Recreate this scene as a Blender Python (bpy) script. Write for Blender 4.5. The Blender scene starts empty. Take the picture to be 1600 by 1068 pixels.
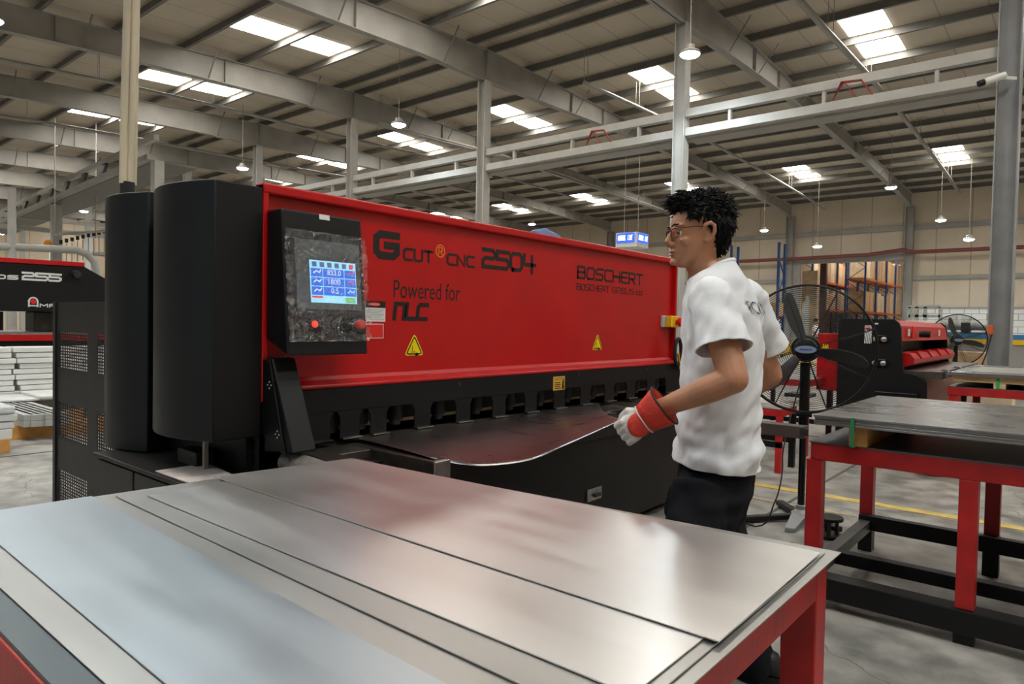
import bpy, bmesh, math, random
from mathutils import Vector, Matrix, noise
random.seed(7)
SC = bpy.context.scene
COL = SC.collection
PI = math.pi

# ------------------------------------------------------------------ camera
FPX, PITCH, ROLL, YAW, EYE = 1070.57, .0271, .01939, .69656, 1.25
cy, sy, cp, sp = math.cos(YAW), math.sin(YAW), math.cos(PITCH), math.sin(PITCH)
FW = Vector((-sy * cp, cy * cp, -sp))
R0 = Vector((cy, sy, 0)); U0 = R0.cross(FW)
RT = R0 * math.cos(ROLL) + U0 * math.sin(ROLL)
UP = -R0 * math.sin(ROLL) + U0 * math.cos(ROLL)
EYEP = Vector((0, 0, EYE))
cam = bpy.data.cameras.new('camera'); camo = bpy.data.objects.new('camera', cam); COL.objects.link(camo)
cam.sensor_width = 36; cam.lens = FPX * 36 / 1600; cam.clip_end = 400; cam.clip_start = .02
camo.matrix_world = Matrix(((RT.x, UP.x, -FW.x, 0), (RT.y, UP.y, -FW.y, 0), (RT.z, UP.z, -FW.z, EYE), (0, 0, 0, 1)))
SC.camera = camo

def at(px, py, ax, v):
    """point of the place seen at photo pixel (px, py) that lies on the plane ax = v"""
    d = RT * ((px - 800) / FPX) - UP * ((py - 534) / FPX) + FW
    i = 'xyz'.index(ax)
    return EYEP + d * ((v - EYEP[i]) / d[i])
def dep(px, py, D):
    return EYEP + (RT * ((px - 800) / FPX) - UP * ((py - 534) / FPX) + FW) * D

# ------------------------------------------------------------------ world, exposure
W = bpy.data.worlds.new('world'); SC.world = W; W.use_nodes = True
bgn = W.node_tree.nodes['Background']
bgn.inputs[0].default_value = (.72, .86, 1, 1); bgn.inputs[1].default_value = 1.3
SC.view_settings.view_transform = 'Standard'; SC.view_settings.look = 'None'
SC.view_settings.gamma = 1; SC.view_settings.use_curve_mapping = False
SC.view_settings.exposure = 0.0
SKYLIGHT_STRENGTH = 22
LAMP_POWER = 420
LAMP_COL = (.80, .93, 1.0)
SC.cycles.max_bounces = 8; SC.cycles.diffuse_bounces = 5; SC.cycles.transparent_max_bounces = 16
SC.cycles.sample_clamp_indirect = 6

# ------------------------------------------------------------------ materials
MATS = {}
def mat(name, col, rough=.5, metal=0, var=0, vscale=8, bump=0, bscale=60, coat=0, emit=None, estr=0, stretch=None, spec=.5):
    if name in MATS: return MATS[name]
    m = bpy.data.materials.new(name); m.use_nodes = True; MATS[name] = m
    N, L = m.node_tree.nodes, m.node_tree.links
    b = N['Principled BSDF']
    b.inputs['Base Color'].default_value = (*col, 1); b.inputs['Roughness'].default_value = rough
    b.inputs['Metallic'].default_value = metal; b.inputs['Coat Weight'].default_value = coat
    b.inputs['Coat Roughness'].default_value = .15; b.inputs['Specular IOR Level'].default_value = spec
    if emit:
        b.inputs['Emission Color'].default_value = (*emit, 1); b.inputs['Emission Strength'].default_value = estr
    if var or bump:
        tc = N.new('ShaderNodeTexCoord'); mp = N.new('ShaderNodeMapping'); L.new(tc.outputs['Object'], mp.inputs[0])
        if stretch: mp.inputs['Scale'].default_value = stretch
        if var:
            n = N.new('ShaderNodeTexNoise'); n.inputs['Scale'].default_value = vscale; n.inputs['Detail'].default_value = 5
            L.new(mp.outputs[0], n.inputs['Vector'])
            r = N.new('ShaderNodeValToRGB'); L.new(n.outputs['Fac'], r.inputs[0])
            r.color_ramp.elements[0].position = .3; r.color_ramp.elements[1].position = .7
            r.color_ramp.elements[0].color = (*[max(0, c * (1 - var)) for c in col], 1)
            r.color_ramp.elements[1].color = (*[min(1, c * (1 + var)) for c in col], 1)
            L.new(r.outputs[0], b.inputs['Base Color'])
            rr = N.new('ShaderNodeMapRange'); L.new(n.outputs['Fac'], rr.inputs[0])
            rr.inputs[3].default_value = rough - .06; rr.inputs[4].default_value = rough + .06
            L.new(rr.outputs[0], b.inputs['Roughness'])
        if bump:
            n2 = N.new('ShaderNodeTexNoise'); n2.inputs['Scale'].default_value = bscale; n2.inputs['Detail'].default_value = 3
            L.new(mp.outputs[0], n2.inputs['Vector'])
            bp = N.new('ShaderNodeBump'); bp.inputs['Strength'].default_value = bump; bp.inputs['Distance'].default_value = .01
            L.new(n2.outputs['Fac'], bp.inputs['Height']); L.new(bp.outputs[0], b.inputs['Normal'])
    return m

RED = mat('red_paint', (.50, .004, .006), .36, 0, .08, 5, 0, 60, .12, spec=.35)
REDT = mat('red_table_paint', (.42, .012, .012), .42, 0, .22, 9, .1, 40)
BLK = mat('black_powder_coat', (.006, .006, .0065), .46, 0, .15, 6, .03, 300, spec=.3)
BLKG = mat('black_gloss', (.006, .006, .007), .25, spec=.35)
DARK = mat('dark_steel', (.05, .048, .046), .4, .6, .3, 12)
GRAPH = mat('graphite_sheet_metal', (.020, .018, .017), .48, 0, .15, 10, spec=.35)
BED = mat('machined_bed', (.14, .12, .105), .35, .8, .25, 20)
STEEL = mat('bare_steel', (.42, .41, .40), .32, 1, .2, 14)
CHROME = mat('chrome', (.7, .7, .7), .15, 1)
STRUCT = mat('structure_paint', (.33, .315, .285), .5, 0, .12, 1.5)
PURL = mat('purlin_paint', (.165, .16, .145), .55, 0, .15, 2)
WHITEP = mat('white_column_paint', (.44, .425, .395), .5, 0, .08, 3)
GREYC = mat('grey_column_paint', (.30, .305, .31), .45, 0, .12, 3)
TAN = mat('wall_cladding', (.66, .56, .43), .6, 0, .06, .7)
WHT = mat('white_plastic', (.75, .75, .73), .4)
WHTB = mat('white_profile_bars', (.72, .72, .70), .45, 0, .08, 4)
CART = mat('cardboard', (.52, .34, .18), .8, 0, .15, 4)
CART2 = mat('pale_cardboard', (.66, .52, .36), .8, 0, .15, 4)
WOODM = mat('pallet_wood', (.62, .44, .22), .7, 0, .25, 6, .2, 30, stretch=(1, 8, 8))
WOODO = mat('orange_timber', (.60, .30, .08), .65, 0, .2, 9)
BLUE = mat('rack_blue', (.012, .055, .19), .45)
DBLUE = mat('dark_blue_rack', (.015, .03, .07), .5)
ORNG = mat('rack_orange', (.55, .11, .02), .5)
YEL = mat('yellow_plastic', (.85, .55, .02), .4)
YELS = mat('yellow_sticker', (.92, .72, .0), .35)
INK = mat('black_vinyl', (.010, .008, .008), .4)
INKR = mat('orange_vinyl', (.85, .22, .02), .4)
REDB = mat('red_button', (.75, .02, .015), .3)
REDLIT = mat('red_lit_button', (.8, .02, .01), .3, emit=(1, .03, .01), estr=1.5)
SCRB = mat('screen_blue', (.02, .06, .2), .3, emit=(.03, .16, .75), estr=1.0)
SCRL = mat('screen_light', (.2, .4, .5), .3, emit=(.30, .72, .95), estr=.95)
SCRW = mat('screen_white', (.4, .4, .4), .3, emit=(.8, .85, 1), estr=.9)
SCRR = mat('screen_red', (.3, .05, .05), .3, emit=(.9, .10, .12), estr=.8)
SCRG = mat('screen_green', (.1, .3, .1), .3, emit=(.25, .6, .2), estr=.8)
SCRD = mat('screen_dark', (.1, .1, .2), .3, emit=(.06, .12, .25), estr=.8)
SIGNB = mat('sign_blue', (.02, .05, .5), .4, emit=(.02, .10, 1), estr=1.6)
SIGNW = mat('sign_white', (.8, .8, .8), .4, emit=(1, 1, 1), estr=2.2)
SKYL = mat('skylight_panel', (.9, .9, .88), .6, emit=(1, .95, .86), estr=SKYLIGHT_STRENGTH)
LENS = mat('lamp_lens', (.9, .9, .9), .4, emit=LAMP_COL, estr=60)
GREENS = mat('green_strap', (.02, .22, .10), .4)
RUB = mat('black_rubber', (.012, .012, .012), .7)
SKIN = mat('skin', (.45, .205, .11), .5, 0, .10, 12, .06, 220)
HAIR = mat('black_hair', (.005, .0045, .005), .5, spec=.18)
SHIRT = mat('white_cotton', (.74, .74, .76), .85, 0, .03, 3, .15, 400)
TROUS = mat('black_cloth', (.007, .0075, .010), .85, 0, .2, 8, .2, 300, spec=.2)
GLW = mat('white_glove_leather', (.66, .63, .58), .75, 0, .12, 25, .3, 120)
GLR = mat('red_glove_leather', (.66, .045, .025), .6, 0, .22, 14, .3, 120)
SHOE = mat('black_shoe', (.014, .013, .013), .45)
LIP = mat('lips', (.36, .12, .085), .5)
EYEW = mat('eye_white', (.75, .72, .68), .25)
TARP = mat('blue_cloth', (.12, .17, .32), .7, 0, .25, 18)
PIPE = mat('conduit_cream', (.58, .50, .36), .5, 0, .25, 7, stretch=(1, 1, .15))
ALU = mat('grey_bars', (.46, .47, .44), .45, .3, .1, 6)
BRASS = mat('blade_bar', (.42, .34, .22), .4, .6, .2, 14)
REDP = mat('oxide_red_pipe', (.20, .05, .045), .5)
MAROON = mat('maroon_steel', (.07, .025, .025), .55)
AMB = mat('amber_lens', (.8, .33, .03), .3)

def wrap_mat(name, tint, alpha, rough, scale):
    m = bpy.data.materials.new(name); m.use_nodes = True; N, L = m.node_tree.nodes, m.node_tree.links
    N.remove(N['Principled BSDF']); out = N['Material Output']
    t = N.new('ShaderNodeBsdfTransparent'); t.inputs[0].default_value = (*tint, 1)
    g = N.new('ShaderNodeBsdfGlossy'); g.inputs['Roughness'].default_value = rough
    mx = N.new('ShaderNodeMixShader'); mx.inputs[0].default_value = alpha
    tc = N.new('ShaderNodeTexCoord'); v = N.new('ShaderNodeTexNoise'); v.inputs['Scale'].default_value = scale
    v.inputs['Distortion'].default_value = 1.5; v.inputs['Detail'].default_value = 4
    L.new(tc.outputs['Object'], v.inputs['Vector'])
    b = N.new('ShaderNodeBump'); b.inputs['Strength'].default_value = 1; b.inputs['Distance'].default_value = .03
    L.new(v.outputs['Fac'], b.inputs['Height']); L.new(b.outputs[0], g.inputs['Normal'])
    L.new(t.outputs[0], mx.inputs[1]); L.new(g.outputs[0], mx.inputs[2]); L.new(mx.outputs[0], out.inputs[0])
    return m
FILM = wrap_mat('clear_plastic_film', (.95, .96, .98), .17, .05, 22)
PLASTW = wrap_mat('cloudy_plastic_wrap', (.6, .58, .55), .45, .25, 9)
def glass_mat():
    m = bpy.data.materials.new('spectacle_glass'); m.use_nodes = True; N, L = m.node_tree.nodes, m.node_tree.links
    N.remove(N['Principled BSDF']); out = N['Material Output']
    t = N.new('ShaderNodeBsdfTransparent'); g = N.new('ShaderNodeBsdfGlossy'); g.inputs['Roughness'].default_value = .03
    mx = N.new('ShaderNodeMixShader'); mx.inputs[0].default_value = .14
    L.new(t.outputs[0], mx.inputs[1]); L.new(g.outputs[0], mx.inputs[2]); L.new(mx.outputs[0], out.inputs[0]); return m
GLASS = glass_mat()

def sheet_mat(name, col, rough, sc, ang=0, bl=.0):
    """mill-finished steel sheet: faint rolling streaks and smears"""
    m = bpy.data.materials.new(name); m.use_nodes = True; N, L = m.node_tree.nodes, m.node_tree.links
    b = N['Principled BSDF']; b.inputs['Metallic'].default_value = .9
    tc = N.new('ShaderNodeTexCoord'); mp = N.new('ShaderNodeMapping'); L.new(tc.outputs['Object'], mp.inputs[0])
    mp.inputs['Scale'].default_value = (.6, 5, 1); mp.inputs['Rotation'].default_value = (0, 0, ang)
    n = N.new('ShaderNodeTexNoise'); n.inputs['Scale'].default_value = sc; n.inputs['Detail'].default_value = 6; L.new(mp.outputs[0], n.inputs['Vector'])
    n2 = N.new('ShaderNodeTexNoise'); n2.inputs['Scale'].default_value = 2.3; n2.inputs['Detail'].default_value = 4; L.new(tc.outputs['Object'], n2.inputs['Vector'])
    ad = N.new('ShaderNodeMath'); ad.operation = 'ADD'; L.new(n.outputs['Fac'], ad.inputs[0]); L.new(n2.outputs['Fac'], ad.inputs[1])
    r = N.new('ShaderNodeMapRange'); r.inputs[1].default_value = .7; r.inputs[2].default_value = 1.3; L.new(ad.outputs[0], r.inputs[0])
    r.inputs[3].default_value = rough - .05; r.inputs[4].default_value = rough + .06; L.new(r.outputs[0], b.inputs['Roughness'])
    cr = N.new('ShaderNodeMapRange'); cr.inputs[1].default_value = .7; cr.inputs[2].default_value = 1.3; L.new(ad.outputs[0], cr.inputs[0])
    mx = N.new('ShaderNodeMix'); mx.data_type = 'RGBA'; L.new(cr.outputs[0], mx.inputs[0])
    mx.inputs[6].default_value = (*[c * .94 for c in col], 1); mx.inputs[7].default_value = (*[min(1, c * 1.05) for c in col], 1)
    L.new(mx.outputs[2], b.inputs['Base Color']); MATS[name] = m
    return m
SH1 = sheet_mat('steel_sheet', (.70, .68, .66), .36, 3)
SH2 = sheet_mat('steel_sheet_cool_light_tint', (.48, .525, .56), .40, 3, .05)  # blue cast of cool reflected light put into the base colour
SH3 = sheet_mat('steel_sheet_dull', (.47, .46, .44), .42, 3)
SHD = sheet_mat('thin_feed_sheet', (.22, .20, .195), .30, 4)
PLT = sheet_mat('hot_rolled_plate', (.30, .29, .275), .28, 2.5)
TTOP = sheet_mat('worn_table_top', (.15, .17, .18), .36, 5)

def floor_mat():
    m = bpy.data.materials.new('concrete_floor'); m.use_nodes = True; N, L = m.node_tree.nodes, m.node_tree.links
    b = N['Principled BSDF']; tc = N.new('ShaderNodeTexCoord')
    n = N.new('ShaderNodeTexNoise'); n.inputs['Scale'].default_value = .55; n.inputs['Detail'].default_value = 9; n.inputs['Roughness'].default_value = .62
    n3 = N.new('ShaderNodeTexNoise'); n3.inputs['Scale'].default_value = 5.5; n3.inputs['Detail'].default_value = 8
    for q in (n, n3): L.new(tc.outputs['Object'], q.inputs['Vector'])
    r = N.new('ShaderNodeValToRGB'); L.new(n.outputs['Fac'], r.inputs[0])
    r.color_ramp.elements[0].position = .32; r.color_ramp.elements[0].color = (.20, .19, .17, 1)
    r.color_ramp.elements[1].position = .62; r.color_ramp.elements[1].color = (.40, .375, .33, 1)
    r2 = N.new('ShaderNodeValToRGB'); L.new(n3.outputs['Fac'], r2.inputs[0])
    r2.color_ramp.elements[0].position = .35; r2.color_ramp.elements[0].color = (.52, .53, .54, 1)
    r2.color_ramp.elements[1].position = .62; r2.color_ramp.elements[1].color = (1.1, 1.1, 1.1, 1)
    mu = N.new('ShaderNodeMix'); mu.data_type = 'RGBA'; mu.blend_type = 'MULTIPLY'; mu.inputs[0].default_value = 1
    L.new(r.outputs[0], mu.inputs[6]); L.new(r2.outputs[0], mu.inputs[7])
    v = N.new('ShaderNodeTexVoronoi'); v.feature = 'DISTANCE_TO_EDGE'; v.inputs['Scale'].default_value = .3
    wn = N.new('ShaderNodeTexNoise'); wn.inputs['Scale'].default_value = 1.7; wn.inputs['Detail'].default_value = 5; L.new(tc.outputs['Object'], wn.inputs['Vector'])
    vm = N.new('ShaderNodeVectorMath'); vm.operation = 'MULTIPLY_ADD'; vm.inputs[1].default_value = (.9, .9, .9)
    L.new(wn.outputs['Color'], vm.inputs[0]); L.new(tc.outputs['Object'], vm.inputs[2]); L.new(vm.outputs[0], v.inputs['Vector'])
    cr = N.new('ShaderNodeMapRange'); cr.inputs[1].default_value = .0005; cr.inputs[2].default_value = .002; L.new(v.outputs['Distance'], cr.inputs[0])
    cr.inputs[3].default_value = .5; cr.inputs[4].default_value = 1
    mu2 = N.new('ShaderNodeMix'); mu2.data_type = 'RGBA'; mu2.blend_type = 'MULTIPLY'; mu2.inputs[0].default_value = 1
    L.new(mu.outputs[2], mu2.inputs[6]); L.new(cr.outputs[0], mu2.inputs[7])
    L.new(mu2.outputs[2], b.inputs['Base Color'])
    rr = N.new('ShaderNodeMapRange'); L.new(n3.outputs['Fac'], rr.inputs[0]); rr.inputs[3].default_value = .28; rr.inputs[4].default_value = .62
    L.new(rr.outputs[0], b.inputs['Roughness'])
    return m
FLOORM = floor_mat()
def lined_mat(name, col, dark, axis, period, wline, rough=.6, var=.06):
    """sheet panels with a seam every `period` metres along an axis"""
    m = bpy.data.materials.new(name); m.use_nodes = True; N, L = m.node_tree.nodes, m.node_tree.links
    b = N['Principled BSDF']; b.inputs['Roughness'].default_value = rough
    tc = N.new('ShaderNodeTexCoord'); s = N.new('ShaderNodeSeparateXYZ'); L.new(tc.outputs['Object'], s.inputs[0])
    md = N.new('ShaderNodeMath'); md.operation = 'FLOORED_MODULO'; md.inputs[1].default_value = period; L.new(s.outputs[axis], md.inputs[0])
    lt = N.new('ShaderNodeMath'); lt.operation = 'LESS_THAN'; lt.inputs[1].default_value = wline; L.new(md.outputs[0], lt.inputs[0])
    n = N.new('ShaderNodeTexNoise'); n.inputs['Scale'].default_value = .8; n.inputs['Detail'].default_value = 6; L.new(tc.outputs['Object'], n.inputs['Vector'])
    r = N.new('ShaderNodeValToRGB'); L.new(n.outputs['Fac'], r.inputs[0])
    r.color_ramp.elements[0].position = .3; r.color_ramp.elements[0].color = (*[c * (1 - var * 2) for c in col], 1)
    r.color_ramp.elements[1].position = .65; r.color_ramp.elements[1].color = (*col, 1)
    mx = N.new('ShaderNodeMix'); mx.data_type = 'RGBA'; L.new(lt.outputs[0], mx.inputs[0]); L.new(r.outputs[0], mx.inputs[6]); mx.inputs[7].default_value = (*dark, 1)
    L.new(mx.outputs[2], b.inputs['Base Color'])
    return m
ROOFM = lined_mat('roof_sheeting', (.57, .495, .395), (.36, .31, .25), 0, 1.0, .035)
WALLM = lined_mat('wall_panels', (.68, .575, .44), (.40, .33, .25), 0, 1.5, .05)
WALLS = lined_mat('wall_panels_side', (.68, .575, .44), (.40, .33, .25), 1, 1.5, .05)
def brick_mat():
    m = bpy.data.materials.new('white_blockwork'); m.use_nodes = True; N, L = m.node_tree.nodes, m.node_tree.links
    b = N['Principled BSDF']; tc = N.new('ShaderNodeTexCoord'); mp = N.new('ShaderNodeMapping'); L.new(tc.outputs['Object'], mp.inputs[0])
    mp.inputs['Rotation'].default_value = (PI / 2, 0, 0)
    br = N.new('ShaderNodeTexBrick'); L.new(mp.outputs[0], br.inputs['Vector']); br.inputs['Scale'].default_value = 1
    br.inputs['Color1'].default_value = (.78, .77, .73, 1); br.inputs['Color2'].default_value = (.72, .71, .68, 1); br.inputs['Mortar'].default_value = (.36, .35, .33, 1)
    br.inputs['Brick Width'].default_value = .62; br.inputs['Row Height'].default_value = .31; br.inputs['Mortar Size'].default_value = .018
    L.new(br.outputs['Color'], b.inputs['Base Color']); b.inputs['Roughness'].default_value = .6
    return m
BRICK = brick_mat()
YLINE = mat('worn_yellow_line', (.58, .42, .10), .6, 0, .25, 7)

# ------------------------------------------------------------------ mesh helpers
class MB:
    def __init__(s): s.v = []; s.f = []
    def add(s, vs, fs):
        o = len(s.v); s.v += [tuple(p) for p in vs]; s.f += [tuple(i + o for i in f) for f in fs]; return s
    def box(s, x0, x1, y0, y1, z0, z1):
        return s.hexa([(x0, y0, z0), (x1, y0, z0), (x1, y1, z0), (x0, y1, z0), (x0, y0, z1), (x1, y0, z1), (x1, y1, z1), (x0, y1, z1)])
    def hexa(s, p):
        return s.add(p, [(0, 3, 2, 1), (4, 5, 6, 7), (0, 1, 5, 4), (1, 2, 6, 5), (2, 3, 7, 6), (3, 0, 4, 7)])
    def bar(s, a, b, w, h, up=(0, 0, 1)):
        """rectangular bar from a to b: w across, h along up"""
        a, b = Vector(a), Vector(b); d = (b - a).normalized(); u = Vector(up)
        if abs(d.dot(u)) > .99: u = Vector((0, 1, 0))
        r = d.cross(u).normalized(); u = r.cross(d).normalized()
        q = [(-w / 2, -h / 2), (w / 2, -h / 2), (w / 2, h / 2), (-w / 2, h / 2)]
        return s.hexa([a + r * x + u * y for x, y in q] + [b + r * x + u * y for x, y in q])
    def prism(s, poly, fn, d0, d1):
        """poly of 2D points; fn(u, v, d) -> 3D; extruded from d0 to d1"""
        n = len(poly)
        return s.add([fn(u, v, d0) for u, v in poly] + [fn(u, v, d1) for u, v in poly],
                     [tuple(range(n))[::-1], tuple(range(n, 2 * n))] + [(i, (i + 1) % n, n + (i + 1) % n, n + i) for i in range(n)])
    def tube(s, pts, r, seg=10, cap=True):
        """round tube along pts; r a number or one per point"""
        pts = [Vector(p) for p in pts]; n = len(pts); rs = r if isinstance(r, (list, tuple)) else [r] * n
        d0 = (pts[1] - pts[0]).normalized(); ref = Vector((0, 0, 1)) if abs(d0.z) < .9 else Vector((1, 0, 0))
        u = d0.cross(ref).normalized(); vs = []
        for i, p in enumerate(pts):
            d = (pts[min(i + 1, n - 1)] - pts[max(i - 1, 0)]).normalized()
            u = (u - d * u.dot(d)).normalized(); w = d.cross(u)
            vs += [p + (u * math.cos(t) + w * math.sin(t)) * rs[i] for t in (2 * PI * k / seg for k in range(seg))]
        fs = [(i * seg + k, i * seg + (k + 1) % seg, (i + 1) * seg + (k + 1) % seg, (i + 1) * seg + k) for i in range(n - 1) for k in range(seg)]
        if cap: fs += [tuple(range(seg))[::-1], tuple(range((n - 1) * seg, n * seg))]
        return s.add(vs, fs)
    def rings(s, R, cap=True):
        n = len(R[0]); vs = [p for r in R for p in r]
        fs = [(i * n + k, i * n + (k + 1) % n, (i + 1) * n + (k + 1) % n, (i + 1) * n + k) for i in range(len(R) - 1) for k in range(n)]
        if cap: fs += [tuple(range(n))[::-1], tuple(range((len(R) - 1) * n, len(R) * n))]
        return s.add(vs, fs)
    def cyl(s, a, b, r, seg=20, r2=None):
        return s.tube([a, b], [r, r if r2 is None else r2], seg)
    def lathe(s, c, ax, prof, seg=24):
        """prof = [(radius, height along ax)]"""
        c, ax = Vector(c), Vector(ax).normalized(); u = ax.orthogonal().normalized(); w = ax.cross(u)
        return s.rings([[c + ax * h + (u * math.cos(2 * PI * k / seg) + w * math.sin(2 * PI * k / seg)) * max(r, 1e-4) for k in range(seg)] for r, h in prof])
    def ball(s, c, r, seg=14, rin=9, ax=None):
        """ellipsoid: r a number or (rx, ry, rz) in the frame ax (three vectors)"""
        r = r if isinstance(r, (tuple, list)) else (r, r, r); A = ax or (Vector((1, 0, 0)), Vector((0, 1, 0)), Vector((0, 0, 1))); c = Vector(c)
        R = []
        for i in range(rin + 1):
            t = PI * (i + .02) / (rin + .04)
            R.append([c + A[0] * (r[0] * math.sin(t) * math.cos(2 * PI * k / seg)) + A[1] * (r[1] * math.sin(t) * math.sin(2 * PI * k / seg)) - A[2] * (r[2] * math.cos(t)) for k in range(seg)])
        return s.rings(R)
    def ribbon(s, pts, w, fn, d0, d1, closed=False):
        """flat stroke of width w along 2D pts"""
        P = [Vector(p) for p in pts]; n = len(P); Lp, Rp = [], []
        for i in range(n):
            a = P[(i - 1) % n] if (closed or i) else None; b = P[(i + 1) % n] if (closed or i < n - 1) else None
            d1_ = (P[i] - a).normalized() if a is not None else (b - P[i]).normalized()
            d2_ = (b - P[i]).normalized() if b is not None else d1_
            n1 = Vector((-d1_.y, d1_.x)); n2 = Vector((-d2_.y, d2_.x)); m = (n1 + n2)
            m = n1 if m.length < .1 else m.normalized(); k = min(1 / max(m.dot(n1), .4), 1.6)
            Lp.append(P[i] + m * w / 2 * k); Rp.append(P[i] - m * w / 2 * k)
        vs = []
        for i in range(n): vs += [fn(Lp[i].x, Lp[i].y, d0), fn(Rp[i].x, Rp[i].y, d0), fn(Lp[i].x, Lp[i].y, d1), fn(Rp[i].x, Rp[i].y, d1)]
        fs = []
        for i in range(n if closed else n - 1):
            a, b = 4 * i, 4 * ((i + 1) % n)
            fs += [(a + 2, a + 3, b + 3, b + 2), (a, b, b + 1, a + 1), (a, a + 2, b + 2, b), (a + 1, b + 1, b + 3, a + 3)]
        if not closed: fs += [(0, 1, 3, 2), (4 * n - 4, 4 * n - 2, 4 * n - 1, 4 * n - 3)]
        return s.add(vs, fs)
    def build(s, name, m, parent=None, bevel=0, smooth=0, seg=2, **props):
        me = bpy.data.meshes.new(name); off = Vector((0, 0, 0))
        if parent is not None:
            p = parent
            while p is not None: off += p.location; p = p.parent
        me.from_pydata([tuple(Vector(v) - off) for v in s.v], [], s.f); me.update()
        bm = bmesh.new(); bm.from_mesh(me); bmesh.ops.recalc_face_normals(bm, faces=bm.faces); bm.to_mesh(me); bm.free()
        o = bpy.data.objects.new(name, me); COL.objects.link(o); o.parent = parent
        me.materials.append(m)
        if smooth:
            me.polygons.foreach_set('use_smooth', [True] * len(me.polygons)); me.set_sharp_from_angle(angle=math.radians(smooth))
        if bevel:
            b = o.modifiers.new('bevel', 'BEVEL'); b.width = bevel; b.segments = seg; b.limit_method = 'ANGLE'; b.angle_limit = math.radians(40)
        for k, v in props.items(): o[k] = v
        return o

def tag(o, label, cat, group=None):
    o['label'] = label; o['category'] = cat
    if group: o['group'] = group
    return o
def thing(name, label, cat, loc, group=None):
    o = bpy.data.objects.new(name, None); COL.objects.link(o); o.location = loc; o.empty_display_size = .1
    return tag(o, label, cat, group)
def struct(o): o['kind'] = 'structure'; return o
def dup(root, delta, label=None, group=None):
    r = root.copy(); COL.objects.link(r); r.location = Vector(root.location) + Vector(delta)
    if label: r['label'] = label
    if group: r['group'] = group
    def kids(a, b):
        for ch in list(a.children):
            c = ch.copy(); COL.objects.link(c); c.parent = b; kids(ch, c)
    kids(root, r); return r
def baked(objs_mb, voxel, smooth_it=4, factor=.5):
    """union of closed shells in one MB into one continuous surface (voxel remesh); returns a mesh"""
    me = bpy.data.meshes.new('tmp'); me.from_pydata(objs_mb.v, [], objs_mb.f); me.update()
    bm = bmesh.new(); bm.from_mesh(me); bmesh.ops.recalc_face_normals(bm, faces=bm.faces); bm.to_mesh(me); bm.free()
    o = bpy.data.objects.new('tmp', me); COL.objects.link(o)
    r = o.modifiers.new('r', 'REMESH'); r.mode = 'VOXEL'; r.voxel_size = voxel
    if smooth_it:
        s = o.modifiers.new('s', 'SMOOTH'); s.iterations = smooth_it; s.factor = factor
    dg = bpy.context.evaluated_depsgraph_get(); out = bpy.data.meshes.new_from_object(o.evaluated_get(dg))
    bpy.data.objects.remove(o); bpy.data.meshes.remove(me)
    return out
def mesh_obj(name, me, m, parent=None):
    off = Vector((0, 0, 0)); p = parent
    while p is not None: off += p.location; p = p.parent
    for v in me.vertices: v.co -= off
    me.polygons.foreach_set('use_smooth', [True] * len(me.polygons))
    me.materials.clear(); me.materials.append(m); me.name = name
    o = bpy.data.objects.new(name, me); COL.objects.link(o); o.parent = parent; return o
def font_text(s, fn, u0, u1, v0, v1, d=.0012, shear=0):
    """text in the built-in typeface, fitted to u0..u1 x v0..v1; returns MB"""
    c = bpy.data.curves.new('t', 'FONT'); c.body = s; c.extrude = 0; c.resolution_u = 3; c.shear = shear
    o = bpy.data.objects.new('t', c); COL.objects.link(o)
    dg = bpy.context.evaluated_depsgraph_get(); me = bpy.data.meshes.new_from_object(o.evaluated_get(dg))
    xs = [v.co.x for v in me.vertices]; ys = [v.co.y for v in me.vertices]
    a, b, e, g = min(xs), max(xs), min(ys), max(ys); mb = MB()
    mb.add([fn(u0 + (v.co.x - a) / (b - a) * (u1 - u0), v0 + (v.co.y - e) / (g - e) * (v1 - v0), d) for v in me.vertices], [tuple(p.vertices) for p in me.polygons])
    bpy.data.objects.remove(o); bpy.data.curves.remove(c); bpy.data.meshes.remove(me)
    return mb
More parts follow.
